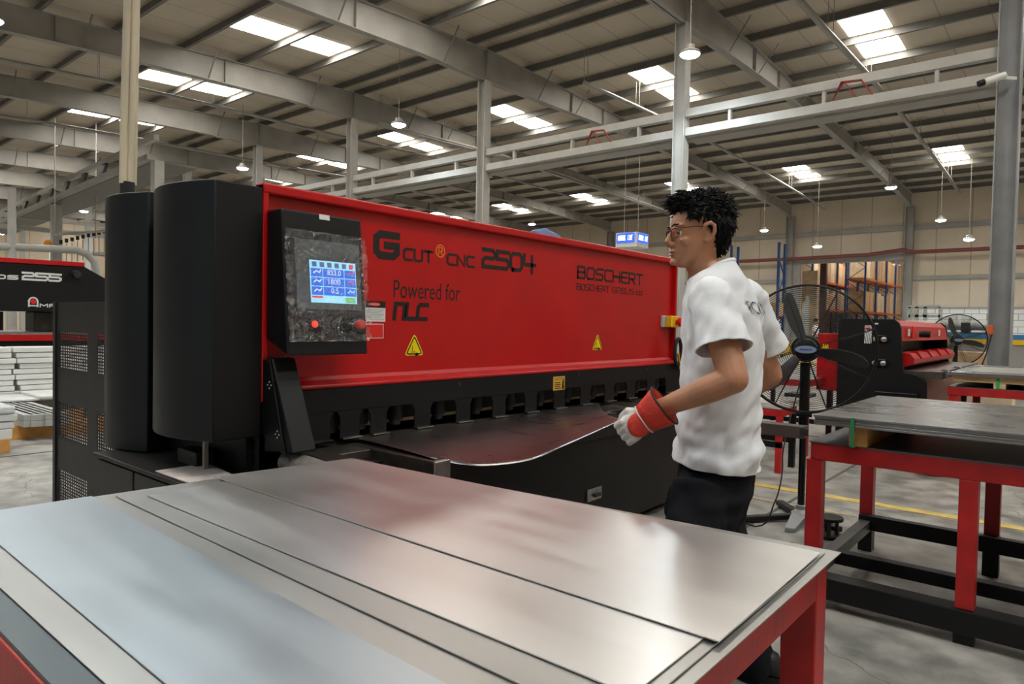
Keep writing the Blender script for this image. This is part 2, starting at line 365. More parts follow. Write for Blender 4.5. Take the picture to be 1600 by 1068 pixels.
# squared stroke lettering: polylines on a 1 x 1 cell
k_ = .18
GL = {
 'A': [[(0, 0), (0, 1 - k_), (k_, 1), (1 - k_, 1), (1, 1 - k_), (1, 0)], [(0, .42), (1, .42)]],
 'B': [[(0, 0), (0, 1), (.85, 1), (.95, .9), (.95, .62), (.85, .52), (0, .52)], [(.85, .52), (1, .4), (1, .12), (.88, 0), (0, 0)]],
 'C': [[(1, 1), (k_, 1), (0, 1 - k_), (0, k_), (k_, 0), (1, 0)]],
 'D': [[(0, 0), (0, 1), (.8, 1), (1, .8), (1, .2), (.8, 0), (0, 0)]],
 'E': [[(1, 1), (k_, 1), (0, 1 - k_), (0, k_), (k_, 0), (1, 0)], [(0, .52), (.9, .52)]],
 'G': [[(1, 1), (k_, 1), (0, 1 - k_), (0, k_), (k_, 0), (1 - k_, 0), (1, k_), (1, .5), (.5, .5)]],
 'H': [[(0, 0), (0, 1)], [(1, 0), (1, 1)], [(0, .5), (1, .5)]],
 'I': [[(.5, 0), (.5, 1)]],
 'L': [[(0, 1), (0, k_), (k_, 0), (1, 0)]],
 'M': [[(0, 0), (0, 1), (.5, .35), (1, 1), (1, 0)]],
 'N': [[(0, 0), (0, 1), (1, 0), (1, 1)]],
 'n': [[(0, 0), (0, 1), (1 - k_, 1), (1, 1 - k_), (1, 0)]],
 'O': [[(k_, 0), (0, k_), (0, 1 - k_), (k_, 1), (1 - k_, 1), (1, 1 - k_), (1, k_), (1 - k_, 0), (k_, 0)]],
 'R': [[(0, 0), (0, 1), (1 - k_, 1), (1, 1 - k_), (1, .62), (1 - k_, .45), (0, .45)], [(.45, .45), (1, 0)]],
 'S': [[(1, 1), (k_, 1), (0, 1 - k_), (0, .62), (k_, .52), (1 - k_, .52), (1, .38), (1, k_), (1 - k_, 0), (0, 0)]],
 'T': [[(0, 1), (1, 1)], [(.5, 1), (.5, 0)]],
 'U': [[(0, 1), (0, k_), (k_, 0), (1 - k_, 0), (1, k_), (1, 1)]],
 'Z': [[(0, 1), (1 - k_, 1), (1, 1 - k_), (1, .62), (1 - k_, .52), (k_, .48), (0, .38), (0, 0), (1, 0)]],
 '2': [[(0, 1), (1 - k_, 1), (1, 1 - k_), (1, .64), (1 - k_, .52), (k_, .52), (0, .38), (0, 0), (1, 0)]],
 '5': [[(1, 1), (0, 1), (0, .54), (1 - k_, .54), (1, .40), (1, k_), (1 - k_, 0), (0, 0)]],
 '0': [[(k_, 0), (0, k_), (0, 1 - k_), (k_, 1), (1 - k_, 1), (1, 1 - k_), (1, k_), (1 - k_, 0), (k_, 0)]],
 '4': [[(.05, 1), (.0, .55), (.12, .42), (1.08, .42)], [(.78, .95), (.78, -.05)]],
 'c': [[(1, .7), (.15, .7), (0, .58), (0, .12), (.15, 0), (1, 0)]], 'o': [[(.15, 0), (0, .12), (0, .58), (.15, .7), (.85, .7), (1, .58), (1, .12), (.85, 0), (.15, 0)]],
}
def strokes(text, fn, u0, u1, v0, v1, w, gap=.28, slant=0, d0=0, d1=.0015, narrow={}):
    mb = MB(); n = sum(narrow.get(c, 1) for c in text) + gap * (len(text) - 1); cw = (u1 - u0 - w) / n; x = u0 + w / 2; H = v1 - v0 - w
    for c in text:
        q = narrow.get(c, 1)
        for pl in GL.get(c, []):
            pts = [(x + p[0] * cw * q + slant * p[1] * H, v0 + w / 2 + p[1] * H) for p in pl]
            # square up the stroke ends
            a, b = Vector(pts[0]), Vector(pts[1]); pts[0] = tuple(a + (a - b).normalized() * w * .5)
            a, b = Vector(pts[-1]), Vector(pts[-2]); pts[-1] = tuple(a + (a - b).normalized() * w * .5)
            mb.ribbon(pts, w, fn, d0, d1)
        x += cw * (q + gap)
    return mb

# ================================================================== THE HALL
XR, XL, YB, YF = 12.0, -62.0, 40.6, -16.0       # right side, far left wall, back wall, open front
YR, ZR = 14.2, 8.87                              # ridge line; rafter top there
def ztop(y): return ZR - (.058 * (YR - y) if y < YR else .022 * (y - YR))
PH = .22                                         # purlin height
struct(MB().box(-75, 40, -30, 64, -.3, 0).build('floor', FLOORM))
for i, (ya, yb) in enumerate(((YF, YR), (YR, YB + .1))):
    za, zb = ztop(ya) + PH, ztop(yb) + PH
    struct(MB().hexa([(XL, ya, za), (XR, ya, za), (XR, yb, zb), (XL, yb, zb), (XL, ya, za + .12), (XR, ya, za + .12), (XR, yb, zb + .12), (XL, yb, zb + .12)]).build('ceiling', ROOFM))
# back wall with the big doorway
DX0, DX1, DZ = -12.55, -7.35, 4.95
zc = ztop(YB) + PH
struct(MB().box(XL, DX0, YB, YB + .2, 0, zc).box(DX1, XR, YB, YB + .2, 0, zc).box(DX0, DX1, YB, YB + .2, DZ, zc).build('wall_back', WALLM))
struct(MB().box(DX1 + .75, XR, YB - .12, YB, 0, 2.42).box(XL, DX0 - .5, YB - .12, YB, 0, 2.42).build('wall_base', BRICK))
struct(MB().box(XL - .2, XL, YF, YB, 0, 9).build('wall_left', WALLS))
struct(MB().box(XR, XR + .2, YF, YB, 0, 9).build('wall_right', WALLS))
# front wall behind the camera with two open roller doors
struct(MB().box(XL, -30, YF - .2, YF, 0, 7.6).box(-24, -9, YF - .2, YF, 0, 7.6).box(-3, XR, YF - .2, YF, 0, 7.6).box(-30, -24, YF - .2, YF, 5, 7.6).box(-9, -3, YF - .2, YF, 5, 7.6).build('wall_front', WALLM))
# door frame, girts, pipe along the wall
struct(MB().box(DX0 - .45, DX0, YB - .22, YB, 0, DZ + .3).build('trim_1', STRUCT, bevel=.01))
struct(MB().box(DX1, DX1 + .3, YB - .22, YB, 0, DZ + .3).build('trim_2', STRUCT, bevel=.01))
struct(MB().box(DX0, DX1, YB - .25, YB, DZ, DZ + .32).build('trim_3', STRUCT, bevel=.01))
n = 3
for x0, x1 in ((XL, DX0), (DX1 + .3, XR)):
    n += 1; struct(MB().box(x0, x1, YB - .14, YB, 3.9, 4.1).build('trim_%d' % n, STRUCT))
n += 1; struct(MB().box(XL, XR, YB - .16, YB, 6.48, 6.72).build('trim_%d' % n, STRUCT))
n += 1; struct(MB().box(DX1 + .75, XR, YB - .16, YB - .1, 2.42, 2.5).build('trim_%d' % n, STRUCT))
for zz in (3.2, 6.2):
    n += 1; struct(MB().box(XL, XL + .15, YF, YB, zz, zz + .2).build('trim_%d' % n, STRUCT))
o = MB().tube([(XL + 1, YB - .62, 5.2), (DX0, YB - .62, 5.2), (-9, YB - .62, 5.24), (DX1, YB - .62, 5.42), (DX1 + .5, YB - .62, 5.28), (XR, YB - .62, 5.28)], .10, 10).build('fire_pipe', REDP, smooth=40)
tag(o, 'long oxide red fire pipe running along the back wall above the doorway', 'pipe')

# columns and rafters: one frame every 6 m
FX = [-1.12 - 6 * k for k in range(-2, 11)]
def ibeam_col(x, y, z1, m, w=.26, name='steel_column'):
    mb = MB().box(x - w / 2, x - w / 2 + .02, y - w / 2, y + w / 2, 0, z1).box(x + w / 2 - .02, x + w / 2, y - w / 2, y + w / 2, 0, z1).box(x - w / 2 + .02, x + w / 2 - .02, y - .012, y + .012, 0, z1)
    return struct(mb.build(name, m))
def zbot(y):
    P = [(YF, 6.4), (0, 7.45), (4.5, 7.66), (7.2, 7.83), (12, 8.0), (14.28, 8.0), (17, 8.08), (21, 8.19), (24, 8.2), (31, 8.05), (37, 7.86), (YB, 7.62)]
    for (a, za), (b, zb) in zip(P, P[1:]):
        if a <= y <= b: return za + (zb - za) * (y - a) / (b - a)
YS = [YF, 0, 4.5, 7.2, 12, 14.2, 17, 21, 24, 31, 37, YB - .25]
for i, x in enumerate(FX):
    if x < XL + 1: continue
    mb = MB()
    for hw, up0, up1 in ((.012, 0, 0), (.11, None, .018), (.11, -.018, None)):
        R = []
        for y in YS:
            zt, zb = ztop(y), zbot(y)
            if up0 is None: zb, zt = zb, zb + up1
            elif up1 is None: zb = zt + up0
            R.append([(x - hw, y, zb), (x + hw, y, zb), (x + hw, y, zt), (x - hw, y, zt)])
        mb.rings(R)
    for y in (5.6, 9.8, 14.28, 18.4, 20.3, 23.8, 29, 35):      # web stiffeners
        mb.box(x - .1, x + .1, y - .008, y + .008, zbot(y), ztop(y))
    struct(mb.build('rafter_beam', STRUCT))
    # fly braces from purlins to the lower flange, as short bars (part of the roof frame)
    fb = MB()
    for y in (6.2, 9.3, 12.6, 16.6, 18.6, 22, 26.0, 29.5, 33, 36.4):
        s = .62
        for sg in (-1, 1): fb.bar((x + sg * s, y, ztop(y + 0) + .05), (x + sg * .1, y, zbot(y) + .03), .04, .012)
    struct(fb.build('rafter_brace_beam', PURL))
    ibeam_col(x, 14.28, zbot(14.28), WHITEP if i > 2 else GREYC, .34 if i == 2 else .27)
    ibeam_col(x, YB - .3, zbot(YB - .3) - .0, STRUCT, .36)
# purlins
PY = [13.8 - 1.7 * k for k in range(0, 14)] + [14.6 + 1.7 * k for k in range(0, 16)]
for y in PY:
    z = ztop(y)
    mb = MB().box(XL, XR, y - .005, y + .012, z + .002, z + PH).box(XL, XR, y - .07, y, z + .002, z + .02).box(XL, XR, y, y + .07, z + PH - .018, z + PH)
    struct(mb.build('purlin_beam', PURL))
# skylights: pairs of panels, one row of pairs each side of the ridge and one near the back wall
wn = 0
for x in FX:
    for rows in ((8.7, 10.4), (18.0, 19.7), (31.6, 33.3), (-1.5, .2)):
        for r in rows:
            if x - 3.9 < XL: continue
            wn += 1
            a, b = r + .1, r + 1.6; xa, xb = x - 3.9, x - 2.9
            if rows[0] in (8.7,): xa, xb = x - 4.1, x - 3.1
            za, zb = ztop(a) + PH - .012, ztop(b) + PH - .012
            struct(MB().hexa([(xa, a, za), (xb, a, za), (xb, b, zb), (xa, b, zb), (xa, a, za + .1), (xb, a, za + .1), (xb, b, zb + .1), (xa, b, zb + .1)]).build('window_%d' % wn, SKYL))
# crane girders between the columns
def girder(x0, x1, y, z0, z1):
    g = thing('crane_girder', '', 'girder', (x0, y, z0))
    for nm, z in (('upper_rail', z1), ('lower_rail', z0)):
        MB().box(x0, x1, y - .08, y + .08, z - .09, z + .09).build(nm, WHITEP, g, bevel=.008)
    xx = x0 + 1
    while xx < x1 - .3: MB().box(xx - .03, xx + .03, y - .05, y + .05, z0 + .09, z1 - .09).build('spacer_post', WHITEP, g); xx += 1.9
    MB().box(x0, x1, y + .08, y + .55, z0 - .15, z0 - .10).build('ribbed_cable_tray', STRUCT, g)
    return g
GIRD = [('pale double girder with tray between the thick grey column and the man', 1), ('pale double girder with tray between the column behind the man and the next one', 2),
        ('pale double girder crossing above the middle of the red machine', 3), ('short far double girder seen just above the red machine top', 4), ('farthest double girder behind the black cabinets', 5)]
for i in range(2, 8):
    x1, x0 = FX[i] - .14, FX[i + 1] + .14
    g = girder(x0, x1, 14.28, 5.58, 6.0)
    if i - 2 < 5: g['label'] = GIRD[i - 2][0]
    else: g['label'] = 'double girder deep in the hall beyond the machines'; g['group'] = 'deep girders'
tag(MB().tube([(-3.5, 14.18, 5.68), (-3.7, 14.185, 6.0), (-3.9, 14.185, 5.68), (-3.75, 14.185, 6.0), (-3.4, 14.185, 5.97), (-3.2, 14.18, 5.66)], .018, 6).build('red_hose', mat('red_hose_rubber', (.35, .04, .02), .5), smooth=50), 'red hose looped over the girder beside the thick grey column', 'hose')
tag(MB().tube([(-9.2, 14.18, 5.68), (-9.4, 14.185, 6.0), (-9.6, 14.185, 5.68), (-9.45, 14.185, 6.0), (-9.1, 14.185, 5.97), (-8.9, 14.18, 5.66)], .018, 6).build('red_hose', MATS['red_hose_rubber'], smooth=50), 'red hose looped over the girder left of the column above the man', 'hose')
# sprinkler pipes below the roof, along the rafters
def pipe_run(x, y0, y1, lab, r=.045):
    t = thing('sprinkler_pipe', lab, 'pipe', (x, y0, zbot(y0) - .2))
    pts = [(x, y0 + (y1 - y0) * k / 8, zbot(y0 + (y1 - y0) * k / 8) - .05) for k in range(9)]
    MB().tube(pts, r, 8).build('pipe_run', STRUCT, t, smooth=50)
    for k in range(0, 9):
        p = pts[k]
        if abs(p[1] - 14.2) > .5: MB().tube([(p[0], p[1], p[2]), (p[0], p[1], ztop(p[1]) + .05)], .008, 5).tube([(p[0] + .12, p[1], p[2]), (p[0] + .12, p[1], ztop(p[1]) + .05)], .008, 5).build('hanger_rod', STRUCT, t)
    return t
pipe_run(-4.72, 9.5, 38, 'sprinkler pipe under the roof in the bay of the security camera', .07)
pipe_run(-10.95, 16, 39, 'sprinkler pipe under the roof above the dark haired man', .055)
pipe_run(-18.6, 15, 39, 'sprinkler pipe under the roof beside the rafter over the right half of the red machine', .05)
pipe_run(-21.2, 4, 30, 'sprinkler pipe under the roof passing above the screen panel', .05)
pipe_run(-27.5, 4, 30, 'sprinkler pipe under the roof above the black cabinets', .05)

# high bay lamps
def lamp(x, y, z, lab, group=None, power=LAMP_POWER, ztop_=None):
    t = thing('high_bay_lamp', lab, 'lamp', (x, y, z), group)
    MB().lathe((x, y, z), (0, 0, 1), [(.20, .0), (.21, .03), (.19, .06), (.10, .10), (.09, .18), (.03, .2)], 20).build('housing', STRUCT, t, smooth=40)
    MB().lathe((x, y, z), (0, 0, 1), [(.001, -.06), (.11, -.055), (.17, -.03), (.195, -.002), (.195, .004), (.001, .004)], 20).build('lens', LENS, t, smooth=40)
    MB().tube([(x, y, z + .2), (x, y, (ztop_ or ztop(y) + .20))], .009, 6).build('suspension_cable', STRUCT, t)
    l = bpy.data.lights.new('high_bay_light', 'SPOT'); l.energy = power; l.color = LAMP_COL; l.shadow_soft_size = .2; l.spot_size = math.radians(150); l.spot_blend = .6
    lo = bpy.data.objects.new('high_bay_light', l); COL.objects.link(lo); lo.parent = t; lo.location = (0, 0, -.10)
    return t
LP = [(1078, 85, 6.7, 'big bright high bay lamp hanging in front of the column above the man'), (623, 195, 6.7, 'lit high bay lamp hanging over the middle of the red machine'),
      (379, 263, 6.7, 'lit high bay lamp hanging above the black cabinets'), (1392, 293, 6.7, 'bright high bay lamp hanging before the rafter left of the thick grey column'),
      (831, 350, 6.7, 'small lit lamp just above the blue cloth on the machine top'), (1194, 360, 6.2, 'small lit lamp before the back wall, right of the man'),
      (1277, 385, 5.15, 'small lit lamp hanging low over the wide doorway'), (1470, 344, 6.1, 'upper of two small lamps left of the thick grey column'),
      (1514, 374, 5.15, 'lower of two small lamps left of the thick grey column'), (131, 330, 6.7, 'small lit lamp above the black press with the number on its side'),
      (60, 348, 6.7, 'dim far lamp beside the white post at the far end'), (2, 365, 6.7, 'farthest lamp cut by the picture edge')]
for px, py, z, lab in LP:
    p = at(px, py, 'z', z); lamp(p.x, p.y, z, lab)
for i, (x, y) in enumerate(((-15.8, 3.6), (-6.3, 2.0), (1.5, 3.0), (-2, -5), (4, 12.9), (-24, 2), (-10, -6), (2, 28))):
    lamp(x, y, 6.7, 'lit high bay lamp hanging above the picture', 'lamps out of the frame')

# security camera by the thick column
p = at(1560, 122, 'y', 13.95)
t = thing('security_camera', 'white bullet security camera on the girder beside the thick grey column', 'camera', p)
MB().tube([p + Vector((.10, 0, .03)), p + Vector((-.18, -.12, -.06))], .06, 14).build('camera_body', WHT, t, smooth=40, bevel=.01)
MB().tube([p + Vector((-.175, -.118, -.058)), p + Vector((-.26, -.16, -.09))], .052, 14).build('camera_lens', BLK, t, smooth=40)
MB().bar(p + Vector((.05, .02, 0)), p + Vector((.22, .2, .0)), .05, .05).build('bracket', WHT, t)

# raised cable bridge on the left, with its two white posts
A, B = at(17, 340, 'z', 6), at(236, 245, 'z', 6)
t = thing('overhead_cable_bridge', 'long overhead tray bridge rising behind the cream conduits at the hall end', 'bridge', A)
d = (B - A).normalized(); q = A - d * 8
MB().bar(q, B, .22, .16).build('lower_beam', STRUCT, t)
MB().bar(q + Vector((0, .15, .62)), B + Vector((0, .15, .62)), .16, .16).build('upper_beam', STRUCT, t)
nn = int((B - q).length / 2.4)
for k in range(nn):
    pp = q + d * (2.4 * k + 1)
    MB().bar(pp, pp + Vector((0, .15, .56)), .36, .10).build('cross_post', DARK, t)
MB().hexa([q + Vector((0, .1, -.1)), B + Vector((0, .1, -.1)), B + Vector((0, 1.4, -.1)), q + Vector((0, 1.4, -.1))] + [q + Vector((0, .1, -.05)), B + Vector((0, .1, -.05)), B + Vector((0, 1.4, -.05)), q + Vector((0, 1.4, -.05))]).build('tray_floor', PURL, t)
tl = MB()
for (px, py, zt) in ((246, 290, 6.55),):
    pc = at(px, py, 'z', 4.5); d2 = Vector((pc.x, pc.y, 0)) * ((B - Vector((0, 0, 6))).length / Vector((pc.x, pc.y, 0)).length)
    struct(MB().box(d2.x - .14, d2.x + .14, d2.y - .14, d2.y + .14, 0, 5.9).build('steel_column', WHITEP))
pc = at(88, 350, 'x', -33.5)
struct(MB().box(pc.x - .17, pc.x + .17, pc.y - .17, pc.y + .17, 0, 5.88).build('steel_column', WHITEP))
pc = at(18.5, 350, 'x', -26)
tag(MB().cyl((pc.x, pc.y, 0), (pc.x, pc.y, 5.2), .14, 14, .11).build('white_post', WHITEP, smooth=40), 'round white post rising behind the black press at the hall end', 'post')
# girders and duct across the far end
for nm, z, lab in (('crane_girder', 5.45, 'lower white cross girder at the hall end behind the black press'), ('crane_girder', 6.0, 'upper white cross girder at the hall end behind the black press')):
    o = MB().box(-40.1, -39.9, 2, 16, z - .11, z + .11).build(nm, WHITEP, bevel=.01); tag(o, lab, 'girder')
p0 = at(0, 385, 'x', -26); p1 = at(118, 390, 'x', -26); p2 = at(150, 425, 'x', -26)
tag(MB().tube([p0 - Vector((0, 6, 0)), p0, p1, p1 + Vector((0, .35, -.12)), (p1 + p2) / 2 + Vector((0, .25, 0)), p2, p2 - Vector((0, 0, 2))], .12, 14).build('air_duct', WHITEP, smooth=50), 'fat white air duct bending down behind the black press', 'duct')
pb = at(75, 381, 'x', -33.2)
t = thing('beacon_lamp', 'orange beacon lamp on the white post at the hall end', 'lamp', pb)
MB().ball(pb, (.16, .16, .2)).build('amber_dome', AMB, t, smooth=60); MB().box(pb.x - .2, pb.x + .2, pb.y - .2, pb.y + .2, pb.z - .28, pb.z - .18).build('base_plate', BLK, t)
# hung conveyor hooks with pale hung parts at the far end
pa, pb2 = at(95, 378, 'x', -30), at(163, 362, 'x', -30)
t = thing('overhead_conveyor', 'overhead conveyor rail with rows of hooks beyond the black press', 'conveyor', pa)
for yy in (-.2, 1.2): MB().tube([(pa.x, pa.y + yy, pa.z + .28), (pa.x, pa.y + yy, ztop(pa.y + yy) + .20)], .02, 6).build('hanger_rod', STRUCT, t)
MB().bar(pa + Vector((0, -.3, .25)), pb2 + Vector((0, 1.5, .3)), .1, .1).build('rail', STRUCT, t)
for k in range(9):
    q = pa + (pb2 - pa) * (k / 8) + Vector((0, 0, 0))
    MB().box(q.x - .03, q.x + .03, q.y - .05, q.y + .05, q.z - .07, q.z + .08).build('trolley', BLK, t)
    MB().tube([q - Vector((0, 0, .1)), q - Vector((0, 0, .9))], .02, 6).build('hook_rod', STRUCT, t)

# hanging lit sign
c = at(994, 363, 'y', 22.0)
t = thing('hanging_sign', 'blue lit two sided hanging sign above the right end of the red machine', 'sign', c)
x0, y1, z1, hh = c.x - .78, c.y + .78, c.z + .02, .37
MB().box(x0 - .05, c.x + .05, c.y - .05, y1 + .05, z1 - hh - .16, z1 + .0).build('sign_box', WHT, t, bevel=.01)
MB().box(x0 + .01, c.x - .04, c.y - .065, c.y - .05, z1 - hh, z1 - .02).build('front_face', SIGNB, t)
MB().box(c.x + .05, c.x + .065, c.y + .04, y1 + .0, z1 - hh, z1 - .02).build('side_face', SIGNB, t)
strokes('ASSEMBLY LINE', lambda u, v, d: (u, c.y - .066 - d, v), x0 + .06, c.x - .12, z1 - hh + .09, z1 - .10, .016, .3, .1).build('lettering', SIGNW, t)
strokes('ASSEMBLY LINE', lambda u, v, d: (c.x + .066 + d, u, v), c.y + .08, y1 - .05, z1 - hh + .09, z1 - .10, .016, .3, .1).build('lettering', SIGNW, t)
for xx in (x0 + .1, c.x - .1):
    MB().tube([(xx, c.y + .3, z1), (xx, c.y + .3, ztop(c.y) + .20)], .01, 5).build('hanging_wire', STRUCT, t)

# yellow floor line, slab joints
struct(MB().box(-30, 6, 5.40, 5.50, 0, .004).build('floor_line_marking', YLINE))
struct(MB().box(-30, 6, 4.98, 5.02, 0, .004).build('floor_line_marking', mat('faded_line', (.42, .36, .2), .6, 0, .2, 5)))
J = mat('slab_joint', (.10, .095, .085), .8)
for x in (-1.6, -7.2, -13): struct(MB().box(x - .012, x + .012, -10, 40, 0, .003).build('floor_joint_line', J))
for y in (1.2, 8.4, 20): struct(MB().box(-60, 12, y - .01, y + .01, 0, .003).build('floor_joint_line', J))

# ================================================================== THE SHEARING MACHINE
XP, XF = -2.43, -2.40       # recessed red panel, front flange
mach = thing('shearing_machine', 'big red and black sheet metal shearing machine with lettered front and screen panel', 'machine', (-2.7, 3.1, 0))
PN = lambda u, v, d: (XP + d, u, v)
panel = MB().box(XP - .02, XP, 1.40, 4.80, .95, 1.765).build('front_panel', RED, mach)
MB().box(XP - .03, XF + .004, 1.388, 4.83, 1.725, 1.765).build('top_flange', RED, mach, bevel=.008)
MB().box(XP - .03, XF, 1.388, 1.412, .93, 1.765).build('side_flange', RED, mach, bevel=.004)
MB().box(XP - .03, XF, 4.80, 4.825, .93, 1.765).build('side_flange', RED, mach, bevel=.004)
MB().prism([(XP, 1.02), (XP + .012, 1.0), (XF + .02, .985), (XF + .022, .968), (XP, .965)], lambda u, v, d: (u, d, v), 1.412, 4.80).build('lower_lip', RED, mach, bevel=.006)
MB().box(-3.05, XP - .03, 1.39, 4.83, 1.70, 1.74).build('top_cover', BLK, mach)
MB().box(-3.05, XP - .03, 4.83, 4.87, .1, 1.74).build('end_frame', BLK, mach)
MB().box(-3.05, XP - .03, 1.36, 1.40, .1, 1.74).build('end_frame', BLK, mach)
MB().box(-3.10, -3.05, 1.36, 4.87, .1, 1.70).build('rear_cover', BLK, mach)
# lettering
strokes('G', PN, 1.935, 2.088, 1.527, 1.655, .034).build('lettering', INK, panel)
strokes('CUT', PN, 2.108, 2.298, 1.530, 1.592, .0125, .35).build('lettering', INK, panel)
strokes('CNC', PN, 2.39, 2.592, 1.530, 1.592, .0125, .35).build('lettering', INK, panel)
strokes('2504', PN, 2.645, 3.10, 1.535, 1.645, .022, .2).build('lettering', INK, panel)
mb = MB(); mb.ribbon([(2.346 + .029 * math.cos(t), 1.596 + .029 * math.sin(t)) for t in (2 * PI * k / 28 for k in range(28))], .006, PN, 0, .0015, closed=True)
mb.build('ring_mark', INKR, panel); strokes('R', PN, 2.332, 2.361, 1.577, 1.616, .006).build('lettering', INKR, panel)
font_text('Powered for', PN, 2.054, 2.487, 1.357, 1.44).build('lettering', INK, panel)
strokes('nLC', PN, 2.05, 2.268, 1.252, 1.34, .021, .25, .12).build('lettering', INK, panel)
strokes('BOSCHERT', PN, 3.522, 4.345, 1.535, 1.619, .0145, .28).build('lettering', INK, panel)
strokes('BOSCHERT GIZELIS co', PN, 3.52, 4.345, 1.466, 1.508, .006, .3, 0, 0, .0015, {'I': .3, ' ': .5}).build('lettering', INK, panel)
# warning triangles
for yc in (2.185, 3.77):
    tri = lambda s, z0=1.125: [(yc + s * .5 * .135 * math.sin(a) * 1.0, z0 + s * .5 * .135 * math.cos(a)) for a in (0, 2 * PI / 3, 4 * PI / 3)]
    def rt(s, rr):
        P = [Vector(q) for q in tri(s)]; out = []
        for i in range(3):
            p, a, b = P[i], P[i - 1], P[(i + 1) % 3]
            for f in (0, .5, 1):
                u = (a - p).normalized() * rr; w = (b - p).normalized() * rr
                out.append(p + u * (1 - f) ** 2 + w * f ** 2)
        return out
    tg = MB().prism(rt(1.06, .02), PN, .0005, .0016).build('warning_triangle', YELS, panel)
    mb = MB(); mb.ribbon(rt(.82, .012), .006, PN, .0016, .0024, closed=True)
    mb.ribbon([(yc - .012, 1.135), (yc - .012, 1.112)], .003, PN, .0016, .0024); mb.ribbon([(yc - .022, 1.106), (yc + .008, 1.106)], .003, PN, .0016, .0024)
    mb.prism([(yc + .002, 1.095), (yc + .014, 1.104), (yc + .026, 1.100), (yc + .028, 1.092), (yc + .012, 1.086)], PN, .0016, .0024)
    mb.build('hand_symbol', INK, tg)
# warning label, red data label, caution tag
lb = MB().box(XP, XP + .0015, 1.895, 2.008, 1.246, 1.338).build('warning_label', WHT, panel)
MB().box(XP + .0015, XP + .002, 1.895, 2.008, 1.308, 1.338).build('label_header', INK, lb)
MB().ball((XP + .002, 1.945, 1.323), (.0012, .034, .009)).build('red_oval', REDB, lb); font_text('WARNING', lambda u, v, d: (XP + .0034, u, v), 1.918, 1.972, 1.319, 1.327).build('lettering', WHT, lb)
mb = MB()
for k in range(7): mb.box(XP + .0015, XP + .0021, 1.90, 2.0 - .012 * (k % 3), 1.298 - k * .007, 1.2995 - k * .007)
mb.build('print_lines', mat('grey_ink', (.2, .2, .2), .6), lb)
rl = MB().box(XP, XP + .0015, 1.895, 2.0, 1.170, 1.238).build('red_data_label', REDB, panel)
mb = MB(); mb.ribbon([(1.898, 1.173), (1.997, 1.173), (1.997, 1.235), (1.898, 1.235)], .0025, PN, .0015, .002, closed=True); mb.build('label_border', WHT, rl)
# emergency stop box on the right end
es = MB().box(XP, XP + .022, 4.62, 4.80, 1.243, 1.33).build('emergency_stop_box', mat('grey_box', (.5, .5, .5), .5), mach, bevel=.006)
MB().box(XP + .022, XP + .075, 4.655, 4.79, 1.243, 1.33).build('yellow_cover', YEL, es, bevel=.008)
MB().lathe((XP + .075, 4.735, 1.285), (1, 0, 0), [(.018, 0), (.018, .02), (.036, .024), (.036, .045), (.02, .052), (.001, .053)]).build('stop_button', REDB, es, smooth=40)
# finger guard
SL = [(1.671, 1.721), (1.819, 1.878), (1.966, 2.132), (2.233, 2.405), (2.505, 2.676), (2.779, 2.945), (3.050, 3.212), (3.322, 3.487), (3.597, 3.764), (3.874, 4.040), (4.149, 4.320), (4.432, 4.599)]
XG = -2.36; mb = MB()
mb.box(XG - .006, XG, 1.45, 4.84, .872, .968)
mb.hexa([(XG - .012, 1.45, .966), (XF, 1.45, .966), (XF, 4.84, .966), (XG - .012, 4.84, .966), (XG - .006, 1.45, .970), (XP, 1.45, .970), (XP, 4.84, .970), (XG - .006, 4.84, .970)])
edges = [1.45] + [e for s in SL for e in s] + [4.84]
for i in range(0, len(edges), 2):
    a, b = edges[i], edges[i + 1]
    P = [(a, .76), (b, .76), (b, .845), (b + (.012 if i < len(edges) - 2 else 0), .865), (b + (.02 if i < len(edges) - 2 else 0), .874), (a - (.02 if i else 0), .874), (a - (.012 if i else 0), .865), (a, .845)]
    mb.prism(P, lambda u, v, d: (XG + d, u, v), -.006, 0)
mb.build('finger_guard', BLK, mach)
for i in range(0, len(edges), 2):
    a, b = edges[i], edges[i + 1]
    MB().box(XG - .006, XG + .022, a, b, .757, .763).build('guard_toe', STEEL if i > 1 else DARK, mach)
for y in (2.42, 3.45, 4.30): MB().lathe((XG, y, .945), (1, 0, 0), [(.009, 0), (.009, .004), (.001, .006)], 12).build('bolt', DARK, mach)
cg = MB().box(XG, XG + .0015, 3.20, 3.315, .865, .945).build('caution_tag', mat('caution_orange', (.75, .42, .06), .5), mach)
mb = font_text('CAUTION', lambda u, v, d: (XG + .0022, u, v), 3.21, 3.305, .922, .940)
mb.add(font_text('KEEP', lambda u, v, d: (XG + .0022, u, v), 3.215, 3.27, .895, .912).v, []); mb.f = mb.f
mb.build('lettering', INK, cg); mb = MB()
for k in range(4): mb.box(XG + .0015, XG + .002, 3.212, 3.275 - .006 * (k % 2), .873 + k * .011, .878 + k * .011)
mb.prism([(3.285, .87), (3.31, .87), (3.305, .9), (3.31, .93), (3.29, .915)], lambda u, v, d: (XG + d, u, v), .0015, .002); mb.build('print_lines', INK, cg)
# inside the throat: upper blade beam, blade, hold downs
MB().box(-2.75, XP - .01, 1.45, 4.80, .80, .95).build('blade_beam', BLK, mach)
bl = MB().box(-2.52, -2.49, 1.8, 4.6, .775, .86).build('blade', BRASS, mach)
for a, b in SL:
    c_ = (a + b) / 2
    h = MB().cyl((-2.425, c_ + .02, .80), (-2.425, c_ + .02, .94), .036, 16).build('hold_down', BLK, mach, smooth=40)
    MB().lathe((-2.425, c_ + .02, .775), (0, 0, 1), [(.022, 0), (.026, .004), (.026, .026), (.016, .03)], 16).build('foot_pad', DARK, h, smooth=40)
